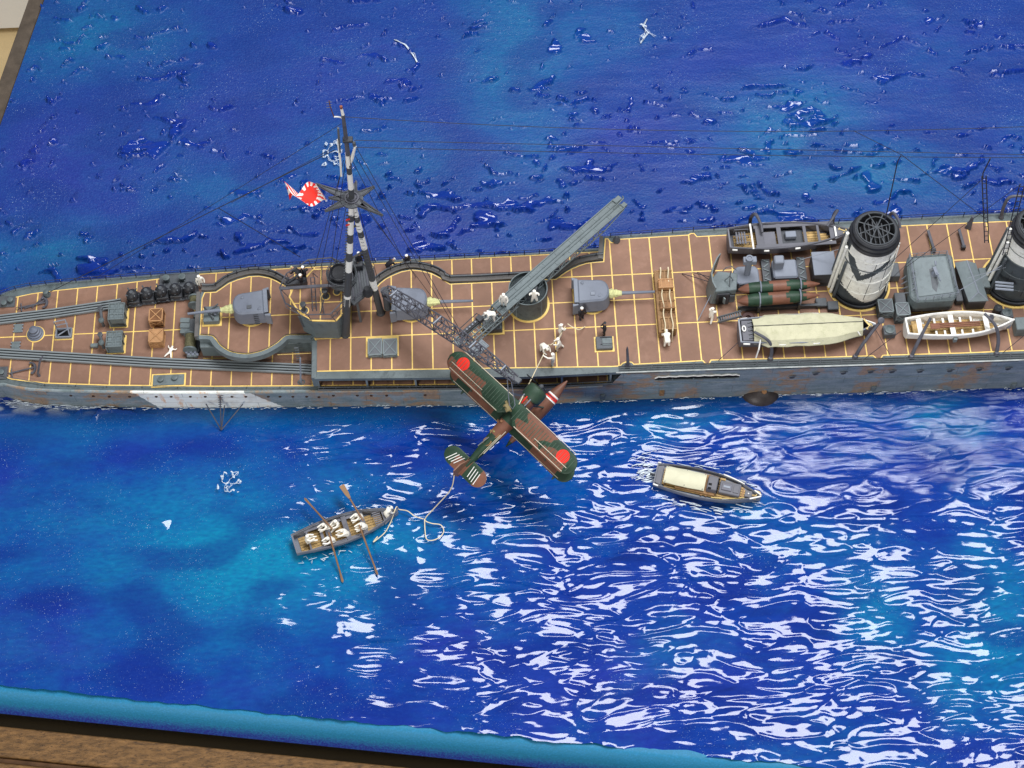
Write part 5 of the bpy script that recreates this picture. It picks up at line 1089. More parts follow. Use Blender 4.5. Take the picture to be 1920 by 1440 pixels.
for y in (-.14, 0, .14): TB(MF).tube([(.05 * LF, y, .34), (.05 * LF, y, .42), (.16 * LF, y, .42), (.16 * LF, y, .34)], .009, 4).build('stern_frame', dkg, fb)
small_anchor(MF, .91 * LF, .02, .385, .075, -.5, fb)
for s in (-1, 1):
    for t_ in (.02, .27, .52, .78): TB(MF).tube([(LF * (t_ + .04 * k / 3), s * (hwF(t_ + .04 * k / 3) + .012), .33) for k in range(4)], .022, 6).build('white_fender', white, fb, smooth=True)
TB(MF).box((LF * .3, 0, -.04), (.06, .3, .1)).build('cradle', black, fb); TB(MF).box((LF * .7, 0, -.04), (.06, .3, .1)).build('cradle', black, fb)
# covered boat
cb_, MC, LC2, hwC, shC = boat('covered_boat', 'grey ship boat under a pale khaki canvas cover hanging in the near davits', 'boat', (1386, 621), (1641, 610), ZS + .34, .60, .34, dkg, lg, tw=.80, full=.45, fz=.6)
vs = []; NXc = 16; x0c, x1c = .10 * LC2, .90 * LC2
for i in range(NXc + 1):
    t_ = .10 + .80 * i / NXc; hw_ = min(.335, hwC(t_) * 1.12 + .02) if t_ > .5 else (.335 if i > 1 else .26)
    if i == NXc: hw_ = .17
    for j in range(9):
        q_ = j / 8 * 2 - 1; vs.append((LC2 * t_, q_ * hw_ * (1 + .02 * math.sin(i * 1.7)), .37 + .13 * (1 - abs(q_)) ** .9 - (.06 if abs(q_) == 1 else 0) + .006 * math.sin(i * 2.3 + j * 1.7)))
nv_ = len(vs); o = TB(MC).add(vs + [(a, b2, c2 - .02) for a, b2, c2 in vs], [(i * 9 + j, i * 9 + j + 1, i * 9 + j + 10, i * 9 + j + 9) for i in range(NXc) for j in range(8)] + [(nv_ + i * 9 + j, nv_ + i * 9 + j + 9, nv_ + i * 9 + j + 10, nv_ + i * 9 + j + 1) for i in range(NXc) for j in range(8)]); o.build('canvas_cover', khaki, cb_, smooth=math.radians(20))
TB(MC).tube([(x0c - .01, 0, .508), (LC2 * .5, 0, .508), (x1c, 0, .505)], .006, 4).build('ridge_rope', wirem, cb_)
TB(MC).box((.06 * LC2, 0, .33), (.20, .42, .05)).build('stern_well', dkg, cb_, .01); MBt = TB(MC)
for k in range(5): TB(MC).box((.085 * LC2, -.16 + k * .08, .37), (.09, .02, .02), .3).build('stern_gear', greyd, cb_)
TB(MC).tube([(.035 * LC2 + .03 * math.cos(k / 10 * 6.283), .03 + .055 * math.sin(k / 10 * 6.283), .375) for k in range(10)], .013, 6, closed=True).build('lifebuoy', white, cb_, smooth=True)
for t_, s in ((.02, 1), (.02, -1), (.28, -1), (.53, -1), (.55, 1)): TB(MC).tube([(LC2 * (t_ + .05 * k / 3), s * (hwC(t_ + .05 * k / 3) + .012), .325) for k in range(4)], .020, 6).build('white_fender', white, cb_, smooth=True)
TB(MC).tube([(LC2 * (.90 + .1 * k / 5), hwC(.90 + .1 * k / 5) + .008, .385) for k in range(6)], .014, 6).build('white_fender', white, cb_)
small_anchor(MC, .945 * LC2, -.05, .40, .07, .9, cb_)
TB(MC).box((.935 * LC2, .03, .41), (.18, .03, .012), -1.0).build('boat_hook', an, cb_)
TB(MC).tube([(.145 * LC2, -.22, .40), (.13 * LC2, -.37, .30), (.115 * LC2, -.43, .1)], .014, 5).build('white_fall', white, cb_)
TB(MC).tube([(.86 * LC2, -.14, .40), (.88 * LC2, -.19, .34)], .012, 5).build('white_fall', white, cb_)
for t_ in (.3, .62): TB(MC).box((LC2 * t_, -.12, -.06), (.05, .3, .12)).build('cradle', grey, cb_)
# white cutter with oars stowed inside
wc, MW, LW, hwW, shW = boat('white_cutter', 'white open cutter with brown oars stowed on its thwarts, right of the covered boat', 'rowing boat', (1699, 612), (1901, 601), ZS + .34, .50, .30, white, white, tw=.66, full=.45, floor=planks, nplank=7, thw=(.13, .43, .75), thick=.032)
for t_ in (.28, .36, .52, .62): 
    for s in (-1, 1): TB(MW).box((LW * t_, s * .13, .21), (.035, .10, .02)).build('knee', white, wc)
TB(MW).box((LW * .09, 0, .24), (.12, .26, .03)).build('stern_seat', planks, wc, .01)
for j, y in enumerate((-.04, -.005, .03)):
    o = TB(MW).box((LW * .46, y, .272), (LW * .46, .022, .02)); o.box((LW * .27, y - .01, .274), (.17, .036, .012)); tag(o.build('stowed_oar', mat('red_brown_oar', (.20, .075, .04), .5, .2, 8, .1) if j == 0 else bpy.data.materials['red_brown_oar']), ('red-brown oar lying nearest the viewer inside the white cutter', 'red-brown oar lying between two others inside the white cutter', 'red-brown oar lying farthest from the viewer inside the white cutter')[j], 'oar', 'oars stowed in the white cutter')
for k in range(5): TB(MW).tube([(LW * .79 + k * .012, .10 + .05 * math.cos(a * .7), .30 + .03 * math.sin(a * .7)) for a in range(9)], .007, 4, closed=True).build('rope_coil', purpg, wc)
TB(MW).box((LW * .44, -.26, .20), (.06, .08, .10)).build('cradle', grey, wc)
# =====================================================================
# loose gear on deck
# =====================================================================
def crate(px, py, z, w_, d_, h_, m_, label, rz=0, brace_side=True, group=None, solid=None, name='crate'):
    c_ = P(px, py, z + h_); r_ = thing(name, label, 'crate', (c_.x, c_.y, z), group); M = xf((c_.x, c_.y, z + .004), rz)
    TB(M).box((0, 0, h_ / 2), (w_ * .93, d_ * .93, h_ * .94)).build('box', solid or m_, r_)
    t_ = .020
    for sy in (-1, 1):
        for sx in (-1, 1): TB(M).box((sx * (w_ - t_) / 2, sy * (d_ - t_) / 2, h_ / 2), (t_, t_, h_)).build('corner_post', m_, r_)
    for zz in (t_ / 2, h_ - t_ / 2):
        for sy in (-1, 1): TB(M).box((0, sy * (d_ - t_ * .9) / 2, zz), (w_, t_, t_)).build('frame_batten', m_, r_); TB(M).box((sy * (w_ - t_ * .9) / 2, 0, zz), (t_, d_, t_)).build('frame_batten', m_, r_)
    a = math.atan2(d_, w_); L_ = math.hypot(d_, w_) * .94
    for s in (-1, 1): TB(M).box((0, 0, h_ + .002 + .003 * s), (L_, t_ * .8, .016), s * a).build('cross_batten', m_, r_)
    if brace_side:
        a2 = math.atan2(h_, w_)
        for s in (-1, 1): TB(M).box((0, -d_ / 2 - .002 * s, h_ / 2), (math.hypot(h_, w_) * .9, .016, t_ * .7), R=Matrix.Rotation(s * a2, 3, 'Y')).build('cross_batten', m_, r_)
        TB(M).box((0, -d_ / 2, h_ * .5), (w_, .018, .016)).build('frame_batten', m_, r_)
    return r_
tand = mat('tan_wood_dark', (.17, .075, .03), .6, .3, 9, .3)
crate(292, 590, ZM, .26, .28, .24, tan, 'orange-brown wooden crate, the farther of the pair on the quarterdeck', group='wooden crates on the quarterdeck', solid=tand)
crate(292, 629, ZM, .27, .28, .22, tan, 'orange-brown wooden crate, the nearer of the pair beside a white figure', group='wooden crates on the quarterdeck', solid=tan)
crate(703, 650, ZS, .26, .34, .10, grey, 'flat grey cross-braced crate, left one of the pair near the gallery edge', group='grey flat crates', solid=greyd)
crate(731, 650, ZS, .26, .34, .10, grey, 'flat grey cross-braced crate, right one of the pair near the gallery edge', group='grey flat crates', solid=greyd)
o = bpy.data.objects
c_ = P(717, 650, ZS); MB().box((c_.x, c_.y - .0, ZS + .009), (.60, .42, .010)).build('brass_edging', brass, ship)
crate(1661, 573, ZS, .27, .28, .22, grey, 'dark grey cross-braced crate standing just right of the white funnel', group='grey crates between the funnels', solid=greyd)
crate(1693, 579, ZS, .25, .27, .30, grey, 'taller dark grey cross-braced crate beside the machinery casing', group='grey crates between the funnels', solid=greyd)
dbox(1688, 558, .20, .22, .30, greyd, 'valve_chest'); dbox(1676, 505, .2, .3, .2, greyd, 'valve_chest')
gb = thing('deck_box', 'low dark grey metal box on deck beside the officer with folded arms', 'box', (*P(1133, 643, ZS).xy, ZS)); c_ = P(1133, 642, ZS + .08)
MB().box((c_.x, c_.y, ZS + .045), (.30, .26, .08)).build('box_body', greyd, gb, .01); MB().box((c_.x + .05, c_.y + .01, ZS + .09), (.18, .15, .02)).build('lid', grey, gb, .006)
for s in (-.04, .1): MB().box((c_.x + .04, c_.y + s, ZS + .103), (.22, .012, .01)).build('lid_bar', black, gb)
MB().box((c_.x, c_.y, ZS + .010), (.36, .32, .010)).build('brass_edging', brass, ship)
caseb = mat('brown_case', (.24, .12, .05), .6, .35, 9, .3, dirt=(.06, .03, .012), dirt_amt=.7)
# timber balks: long wooden load lashed across the deck
tb = thing('timber_stack', 'long brown stack of wooden cases lashed across the deck right of the third gun turret', 'wooden cases', (*P(1244, 560, ZS).xy, ZS))
pa, pb = P(1240, 506, ZS + .22), P(1250, 622, ZS + .22); d = pb - pa; rz = math.atan2(d.y, d.x)
u2 = d.normalized(); n2 = Vector((-u2.y, u2.x, 0)); L_ = d.length
MB().box((pa + pb) / 2 - Vector((0, 0, .11)) - n2 * .09, (L_, .10, .20), rz).build('side_beam', brownw, tb, .01)
for t0, t1, hh, mm in ((.0, .19, .20, brownw), (.20, .345, .32, tan), (.36, .52, .22, brownw), (.53, .66, .28, caseb), (.67, .76, .18, caseb), (.78, .98, .24, brownw)):
    c_ = pa + u2 * L_ * (t0 + t1) / 2 + n2 * .05; b_ = MB().box((c_.x, c_.y, ZS + .004 + hh / 2), (L_ * (t1 - t0), .27, hh), rz).build('wooden_case', mm, tb, .012)
    for e in (-.3, 0, .3): q_ = c_ + n2 * .27 * e; MB().box((q_.x, q_.y, ZS + hh + .008), (L_ * (t1 - t0) * .96, .02, .012), rz + random.uniform(-.03, .03)).build('case_slat', mm, b_)
    for e in (-.45, .45): q_ = c_ + u2 * L_ * (t1 - t0) * e; MB().box((q_.x, q_.y, ZS + hh + .013), (.022, .28, .014), rz).build('case_batten', mm, b_)
for s, ex_ in ((-.03, 0), (.11, .03)):
    ps = [pa + u2 * (-.06 + (L_ + .16) * k / 24) + n2 * (s + .012 * math.sin(k)) for k in range(25)]; hs = [.02 if k in (0, 24) else .33 - .05 * abs(math.sin(k * .55)) for k in range(25)]
    MB().tube([(p_.x, p_.y, ZS + h_) for p_, h_ in zip(ps, hs)], .010, 5).build('lashing_rope', ropem, tb)
# camouflaged spare floats on cradles
def spare_float(pa, pb, label):
    a, b2 = P(*pa, ZS + .30), P(*pb, ZS + .30); d = b2 - a; L_ = d.length; r_ = thing('spare_float', label, 'seaplane float', ((a.x + b2.x) / 2, (a.y + b2.y) / 2, ZS), 'camouflaged seaplane floats')
    prof = []
    for i in range(25): t_ = i / 24; prof.append((.118 * (math.sin(math.pi / 2 * min(1, (t_ + .01) / .22)) ** .8) * (1 if t_ < .6 else max(.10, 1 - ((t_ - .6) / .42) ** 2.0)), L_ * t_))
    fn = lambda a_, h_: 1 if (h_ / L_ < .11 or (.40 + .02 * math.sin(a_ / 30) < h_ / L_ < .63 + .03 * math.sin(a_ / 40)) or (h_ / L_ > .84 - .04 * math.sin(a_ / 25))) else 0
    MB().lathe(a, prof, d, 20, fn=fn).build('float_body', [cgreen, cbrown], r_, smooth=math.radians(50))
    for t_ in (.27, .76): c_ = a.lerp(b2, t_); MB().tube([(c_.x, c_.y + .128 * math.cos(k / 12 * 6.283), c_.z + .128 * math.sin(k / 12 * 6.283)) for k in range(12)], .014, 6, closed=True).build('strap', greyl, r_)
    for t_ in (.27, .76): c_ = a.lerp(b2, t_); MB().box((c_.x, c_.y, ZS + .10), (.05, .24, .18)).build('cradle', greyd, r_)
    return r_
spare_float((1384, 543), (1537, 532), 'green and brown camouflaged seaplane float, the farther of two on deck cradles')
spare_float((1382, 565), (1537, 553), 'green and brown camouflaged seaplane float, the nearer of two on deck cradles')
MB().box((*P(1460, 575, ZS + .08).xy, ZS + .06), (1.5, .05, .10), -.005).build('float_rack', greyd, ship)
# naval mines on the rail
ML_ = ['end mine nearest the framed grey locker', 'second mine from the framed locker end', 'middle mine of the five', 'fourth mine from the framed locker end', 'end mine nearest the raised deck']
proto = None
for k, (px, py) in enumerate(((248.5, 554), (275.5, 550), (302.5, 546), (329, 543), (355.5, 540))):
    c_ = P(px, py, ZM + .22); rz = .045 + random.uniform(-.04, .04)
    if proto is None:
        proto = thing('naval_mine', '', 'mine', (0, 0, 0), 'mines on the stern rail'); M0 = Matrix.Identity(4)
        MB().box((0, 0, .065), (.25, .25, .12), taper=.9).build('sinker_box', black, proto, .012)
        MB().box((0, 0, .015), (.27, .28, .02)).build('sinker_flange', black, proto)
        MB().ball((0, 0, .21), .118, (1, 1, .92), seg=14, rings=8).build('mine_body', black, proto, smooth=R45)
        for a in range(4): MB().tube([(.085 * math.cos(a * 1.57 + .6), .085 * math.sin(a * 1.57 + .6), .27), (.115 * math.cos(a * 1.57 + .6), .115 * math.sin(a * 1.57 + .6), .32)], .014, 6).build('horn', greyd, proto)
        MB().tube([(-.12, 0, .21), (0, -.119, .205), (.12, 0, .21), (0, .119, .215)], .012, 5, closed=True).build('mooring_band', greyd, proto); MB().lathe((0, 0, .30), [(.04, 0), (.035, .025)], seg=10).build('cover_plate', greyd, proto)
        for sx in (-1, 1):
            for sy in (-1, 1): MB().lathe((sx * .08, sy * .13, .03), [(.03, -.012), (.03, .012)], (0, 1, 0), 10).build('trolley_wheel', greyd, proto)
        o = proto
    else: o = copy_tree(proto)
    put(o, (c_.x, c_.y, ZM + .03), rz, label='black domed naval mine on its sinker box, ' + ML_[k])
MB().box((*P(306, 556, ZM).xy, ZM + .015), (1.35, .20, .025), -.0 + .085).build('mine_rail_bed', black, ship)
# =====================================================================
# people
# =====================================================================
def skin_mesh(js, bones):
    me_ = bpy.data.meshes.new('person_body'); names = list(js); me_.from_pydata([js[k][:3] for k in names], [(names.index(a), names.index(b2)) for a, b2 in bones], [])
    ob = bpy.data.objects.new('tmp', me_); C.objects.link(ob); mod = ob.modifiers.new('s', 'SKIN'); mod.use_smooth_shade = True; ob.modifiers.new('d', 'SUBSURF').levels = 1
    sv = me_.skin_vertices[0].data
    for i, k in enumerate(names): r = js[k][3]; sv[i].radius = (r * 1.3, r * 1.3); sv[i].use_root = (k == 'hip')
    bpy.context.view_layer.update(); dg = bpy.context.evaluated_depsgraph_get(); out = bpy.data.meshes.new_from_object(ob.evaluated_get(dg)); bpy.data.objects.remove(ob); out.shade_smooth(); return out
BN = [('hip', 'waist'), ('waist', 'chest'), ('chest', 'neck'), ('neck', 'head'), ('head', 'crown'), ('chest', 'sl'), ('sl', 'el'), ('el', 'hl'), ('hl', 'fl'), ('chest', 'sr'), ('sr', 'er'), ('er', 'hr'), ('hr', 'fr'), ('hip', 'tl'), ('tl', 'kl'), ('kl', 'al'), ('al', 'pl'), ('hip', 'tr'), ('tr', 'kr'), ('kr', 'ar'), ('ar', 'pr')]
def pose(hip, lean, hands, knees, feet, hz_=None):
    # units of standing height, facing +x, left = +y
    hx, hy, hzz = hip; cx, cz = math.sin(lean), math.cos(lean); u_ = lambda d, y=0: (hx + cx * d, hy + y, hzz + cz * d)
    J = {'hip': (*hip, .085), 'waist': (*u_(.12), .075), 'chest': (*u_(.27), .090), 'neck': (*u_(.355), .038), 'head': (*u_(.42), .062), 'crown': (*u_(.475), .052)}
    for s, sg in (('l', 1), ('r', -1)):
        sh = Vector(u_(.30, sg * .115)); hd = Vector(hands[0 if sg > 0 else 1]); el = (sh + hd) / 2 + Vector((-.03, sg * .05, -.04)); dr = (hd - el).normalized()
        J['s' + s] = (*sh, .045); J['e' + s] = (*el, .034); J['h' + s] = (*hd, .026); J['f' + s] = (*(hd + dr * .055), .018)
        kn = knees[0 if sg > 0 else 1]; ft_ = feet[0 if sg > 0 else 1]
        J['t' + s] = (hx, hy + sg * .062, hzz - .04, .066); J['k' + s] = (*kn, .048); J['a' + s] = (*ft_, .034); J['p' + s] = (ft_[0] + .09, ft_[1], ft_[2] - .02, .028)
    return J
sk_, sf_ = [(.02, .075, .27), (.02, -.075, .27)], [(-.01, .085, .045), (-.01, -.085, .045)]
POSES = {
 'stand': pose((0, 0, .51), .03, [(.12, .17, .52), (.10, -.17, .50)], sk_, sf_),
 'stride': pose((0, 0, .50), .15, [(.25, .12, .66), (.22, -.12, .60)], [(.12, .08, .28), (-.06, -.08, .27)], [(.10, .09, .045), (-.20, -.09, .06)]),
 'bend': pose((-.05, 0, .50), 1.15, [(.40, .14, .38), (.42, -.10, .36)], [(.0, .085, .27), (.0, -.085, .27)], [(-.04, .10, .045), (-.04, -.10, .045)]),
 'arms': pose((0, 0, .51), .0, [(.14, .20, .86), (.10, -.21, .84)], [(.03, .10, .27), (.03, -.10, .27)], [(.0, .14, .045), (.0, -.14, .045)]),
 'fold': pose((0, 0, .51), .0, [(.16, .06, .70), (.16, -.04, .68)], sk_, sf_),
 'point': pose((0, 0, .51), .05, [(.42, .10, .80), (.05, -.18, .52)], sk_, sf_),
 'sit': pose((0, 0, .12), .18, [(.34, .10, .34), (.34, -.10, .32)], [(.24, .09, .20), (.24, -.09, .20)], [(.40, .09, .06), (.40, -.09, .06)]),
 'row': pose((0, 0, .12), .55, [(.50, .10, .32), (.50, -.06, .32)], [(.24, .09, .22), (.24, -.09, .22)], [(.42, .09, .06), (.42, -.09, .06)]),
 'lie': pose((0, 0, .08), 1.45, [(.45, .30, .08), (.40, -.32, .08)], [(-.22, .16, .08), (-.22, -.17, .09)], [(-.42, .24, .05), (-.42, -.25, .05)]),
 'crouch': pose((0, 0, .26), .8, [(.40, .12, .12), (.42, -.08, .14)], [(.20, .10, .26), (.16, -.10, .24)], [(.02, .11, .045), (-.04, -.11, .045)]),
}
PM = {}
def person(px, py, z, rz, pz, label, dark=False, hgt=.40, cap=None, at_=None, group=None, tip=0.0):
    c_ = Vector(at_) if at_ else P(px, py, z); key = (pz, dark); J = POSES[pz]
    if key not in PM:
        me_ = skin_mesh(J, BN); me_.materials.clear()
        for m_ in ((navy, skin, black) if dark else (cream, cream if not dark else skin, black)): me_.materials.append(m_)
        hd = Vector(J['head'][:3]); hs = [Vector(J[k][:3]) for k in ('fl', 'fr')]; fs_ = [Vector(J[k][:3]) for k in ('pl', 'pr')]
        for p_ in me_.polygons:
            q_ = p_.center
            if (q_ - hd).length < .085 or min((q_ - h_).length for h_ in hs) < .05: p_.material_index = 1
            elif dark is not None and min((q_ - f_).length for f_ in fs_) < .06 and pz not in ('sit', 'row', 'lie'): p_.material_index = 2
        PM[key] = me_
    root = thing('person', label, 'person', (0, 0, 0), group)
    b_ = bpy.data.objects.new('body', PM[key]); C.objects.link(b_); b_.parent = root
    hd, cr = Vector(J['head'][:3]), Vector(J['crown'][:3]); up = (cr - hd).normalized(); o = MB()
    cm_ = cap or (white if dark else cream)
    o.lathe(hd + up * .035, [(.062, 0), (.070, .03), (.072, .045), (.02, .06)], up, 12); o.build('cap', cm_, root, smooth=R45)
    face = Vector((up.z, 0, -up.x)) if abs(up.x) < .99 else Vector((0, 0, -1))
    o = MB(); o.ball(hd + face * .062 - up * .004, .013, seg=6, rings=4)
    for s in (-1, 1): o.ball(hd + Vector((0, s * .062, 0)), .014, seg=6, rings=4); 
    o.build('nose_and_ears', skin if dark else cream, root)
    root.location = c_; root.rotation_euler = (0, tip, rz); root.scale = (hgt,) * 3
    if dark or pz in ('stand', 'fold', 'point', 'arms', 'stride', 'bend'): pass
    return root
D = math.radians
person(319, 662, ZM + .02, D(70), 'lie', 'white figure sprawled on the quarterdeck beside the nearer wooden crate', hgt=.27)
person(379, 538, ZM, D(-70), 'stand', 'white-clad sailor leaning at the corner of the raised deck beside the row of mines')
person(945, 573, 1.83, D(-100), 'stand', 'white-clad sailor standing on the catapult, upper of the two on its rails')
person(925, 599, 1.80, D(190), 'bend', 'white-clad sailor bending over the lower end of the catapult')
person(1002, 567, ZS + .48, D(-90), 'arms', 'white-clad sailor with both arms raised inside the round tub of the catapult')
person(1018, 657, ZS, D(-60), 'bend', 'white-clad sailor bent double hauling the rope, leftmost of the hauling team')
person(1049, 655, ZS, D(180), 'stride', 'white-clad sailor pulling the rope in the middle of the hauling team')
person(1050, 631, ZS, D(40), 'stride', 'white-clad sailor at the top of the rope team, hands on the cream rope')
person(1037, 684, ZS, D(160), 'point', 'white-clad sailor standing nearest the deck edge pointing left')
person(1090, 598, ZS, D(-50), 'stand', 'officer in dark uniform standing by the third gun turret with a rope end', True)
person(1133, 626, ZS, D(180), 'fold', 'officer in dark uniform with folded arms behind the low deck box', True, cap=navy)
person(1250, 648, ZS, D(95), 'bend', 'sailor in white jacket at the near end of the lashed wooden cases', hgt=.42)
person(1332, 601, ZS, D(60), 'stride', 'white-clad sailor at the foot of the inclined ladder by the control shelter')
person(573, 522, ZP, D(200), 'stand', 'dark-clad crewman at the director, uppermost on the rangefinder platform', True)
person(563, 522, ZP, D(150), 'bend', 'crewman in dark clothes bent over the director on the rangefinder platform', True, cap=yellow)
person(568, 537, ZP, D(170), 'fold', 'dark-clad crewman in front of the director with a cream cap', True, cap=cream)
person(676, 496, zd + .0, D(-60), 'stand', 'dark-clad crewman with white cap behind the searchlight', True)
person(729, 507, ZM, D(30), 'bend', 'crewman in dark jacket and white cap bent over the far side coaming near the mast', True)
person(765, 500, ZM, D(-40), 'fold', 'crewman in dark green jacket leaning on the far coaming above the second gun turret', True)
for k, (x, y, rz, pz, lab) in enumerate(((.12, .0, 0, 'sit', 'white figure seated with legs forward in the stern of the rowing boat'), (.36, .13, 180, 'row', 'white-clad rower on the far side, first from the stern of the rowing boat'), (.44, .12, 200, 'sit', 'white-clad rower on the far side, second from the stern of the rowing boat'), (.36, -.15, 180, 'row', 'white-clad rower on the near side, first from the stern of the rowing boat'), (.50, -.12, 165, 'row', 'white-clad rower leaning sideways on the near side, amidships in the rowing boat'), (.67, .12, 185, 'row', 'white-clad rower on the far side, nearest the bow of the rowing boat'), (.68, -.10, 175, 'row', 'white-clad rower on the near side, nearest the bow of the rowing boat'), (.88, .0, 10, 'crouch', 'white-clad sailor crouching at the bow of the rowing boat with the rope'))):
    p_ = local(MR, (LR * x, y, .17)); person(0, 0, 0, D(rz) + math.atan2(MR[1][0], MR[0][0]), pz, lab, at_=p_, group=None, hgt=.40)
# =====================================================================
# floatplane hanging from the crane
# =====================================================================
ORG = P(961, 770, 1.75); za = (right * -.26 + down * -.25 + fwd * -.93).normalized(); xa = (right * .68 + down * -.74); xa = (xa - za * xa.dot(za)).normalized(); ya = za.cross(xa)
MP = Matrix(((xa.x, ya.x, za.x, ORG.x), (xa.y, ya.y, za.y, ORG.y), (xa.z, ya.z, za.z, ORG.z), (0, 0, 0, 1)))
pl_ = thing('floatplane', 'green and brown camouflaged biplane floatplane with red discs hanging from the crane over the water', 'seaplane', ORG)
def wing(span, chord, x0, z0, cfun, name, sweep=.0, cut=False, tipr=.55, parent=pl_, th=.030):
    nu, nv2 = 150, 30; vs = []; mi = []
    for sgn in (1, -1):
        for i in range(nu + 1):
            u_ = -1 + 2 * i / nu; e = max(0, (abs(u_) - (1 - tipr * chord / span * 2)) / (tipr * chord / span * 2)); k_ = math.sqrt(max(0, 1 - e * e)) if e > 0 else 1; k_ = max(k_, .02)
            for j in range(nv2 + 1):
                v_ = j / nv2; te = 1.0
                if cut and abs(u_) < .13: te = 1 - .38 * (math.cos(u_ / .13 * math.pi) * .5 + .5)
                xc = (.5 - v_ * te) * k_ if te < 1 else (.5 - v_) * k_
                thk = th * math.sin(math.pi * min(1, v_ * .9 + .1)) ** .6 * (.3 + .7 * k_)
                vs.append((x0 + xc * chord - sweep * abs(u_), u_ * span / 2, z0 + (thk if sgn > 0 else -th * .25) * (1 if 0 < j < nv2 else .15) + .02 * abs(u_)))
    n_1 = (nu + 1) * (nv2 + 1); o = TB(MP); fs = []
    for s in (0, 1):
        for i in range(nu):
            for j in range(nv2):
                q_ = [s * n_1 + i * (nv2 + 1) + j, s * n_1 + (i + 1) * (nv2 + 1) + j, s * n_1 + (i + 1) * (nv2 + 1) + j + 1, s * n_1 + i * (nv2 + 1) + j + 1]; fs.append(q_ if s else q_[::-1]); mi.append(cfun(-1 + 2 * (i + .5) / nu, (j + .5) / nv2))
    o.add(vs, fs)
    for j in (0, nv2):
        for i in range(nu): a = i * (nv2 + 1) + j; o.add([], []); o.f.append((a, a + nv2 + 1, n_1 + a + nv2 + 1, n_1 + a)); mi.append(mi[min(i * nv2 + (0 if j == 0 else nv2 - 1), len(mi) - 1)])
    o.mi = mi; w_ob = o.build(name, [cgreen, cbrown], parent, smooth=math.radians(50)); return w_ob
def cam_up(u_, v_):
    w_ = .05 * math.sin(u_ * 14 + v_ * 5) + .03 * math.sin(v_ * 11)
    if .42 + w_ < u_ < .97 and v_ > .50 + w_ * 1.5 + (.0 if u_ > .6 else -(.6 - u_) * 1.4): return 1
    if -.60 + w_ + v_ * .12 < u_ < -.14 + w_ - v_ * .05: return 1
    if u_ < -.55 and v_ > .52 + w_ * 1.5 and u_ > -.90: return 1
    return 0
def cam_lo(u_, v_):
    w_ = .05 * math.sin(u_ * 11 + 2)
    return 1 if (.30 + w_ < u_ < .62 + w_ and v_ > .2) or (u_ > .86 and v_ < .9) or (-.82 < u_ < -.36 + w_) else 0
SP, CH = 3.16, .40
up_w = wing(SP, CH, 0, 0, cam_up, 'upper_wing', cut=True, sweep=.03)
lo_w = wing(SP * .97, CH * .95, -.14, -.36, cam_lo, 'lower_wing', sweep=.03)
crl = mat('cream_line', (.70, .62, .48), .5, .1, 8, 0); redh = redm
o = TB(MP)
for k in range(46):
    u_ = -.93 + 1.86 * k / 45
    if abs(u_) < .04: continue
    o.box((-.0 - .03 * abs(u_), u_ * SP / 2, .0305 + .02 * abs(u_)), (CH * .62, .009, .012))
o.m = 0; rb_ = o.build('rib_tapes', mat('rib_green', (.07, .11, .08), .55, .3, 8, .1), up_w); rb_['kind'] = 'stuff'
for s in (-1, 1):
    c_ = (.035 - .03 * .8, s * .80 * SP / 2, .047); TB(MP).lathe(c_, [(.122, 0), (.122, .004), (0, .0045)], (0, 0, 1), 36, caps=False).build('red_disc', redh, up_w)
    TB(MP).tube([(-.095, s * SP / 2 * u_, .040 + .02 * u_) for u_ in (.42, .6, .8, .92)], .006, 4).build('aileron_line', crl, up_w)
    TB(MP).tube([(-.19, s * SP / 2 * u_, .012 + .02 * u_) for u_ in (.14, .4, .7, .90)], .007, 4).build('trailing_edge', crl, up_w)
    TB(MP).tube([(-.325, s * SP / 2 * u_, -.345 + .02 * u_) for u_ in (.12, .5, .85)], .006, 4).build('trailing_edge', crl, lo_w)
    TB(MP).tube([(.195, s * SP / 2 * u_, .012 + .02 * u_) for u_ in (.1, .5, .9)], .006, 4).build('leading_edge', crl, up_w)
    for u_ in (.60,):
        for xx in (-.13, .12): TB(MP).tube([(xx, s * SP / 2 * u_, .01), (xx - .13, s * SP / 2 * u_, -.34)], .013, 5).build('wing_strut', cgreen, pl_)
    TB(MP).tube([(.1, s * .12, 0), (.05, s * .10, -.2)], .012, 5).build('cabane_strut', black, pl_)
# fuselage
def fus(sections, name, mats, fn=None, seg=18, parent=pl_):
    vs = []
    for x, w_, h_, z in sections: vs += [(x, w_ * math.cos(k / seg * 6.2832), z + h_ * math.sin(k / seg * 6.2832)) for k in range(seg)]
    n = len(sections); o = TB(MP).add(vs, [(i * seg + k, i * seg + (k + 1) % seg, (i + 1) * seg + (k + 1) % seg, (i + 1) * seg + k) for i in range(n - 1) for k in range(seg)] + [tuple(range(seg))[::-1], tuple((n - 1) * seg + k for k in range(seg))])
    if fn: o.mi = [fn((sections[i][0] + sections[i + 1][0]) / 2, (k + .5) / seg * 360) for i in range(n - 1) for k in range(seg)] + [0, 0]
    return o.build(name, mats, parent, smooth=math.radians(40))
secs_ = [(.40 - 1.86 * i / 30, .145 * (1 - .82 * max(0, (i / 30 - .28) / .72) ** 1.2), .15 * (1 - .70 * max(0, (i / 30 - .28) / .72) ** 1.2), -.24 + .06 * i / 30) for i in range(31)]
fus(secs_, 'fuselage', [cgreen, cbrown, redm, white], lambda x, a: (2 if -1.16 < x < -1.07 else 3 if -1.24 < x < -1.16 else (1 if (-.62 < x < -.22 or x > .22) else 0)) if (a > 200 and a < 330) or a < 0 else (1 if (x > .22 or -.5 < x < -.2 or -1.5 < x < -1.3) else 0))
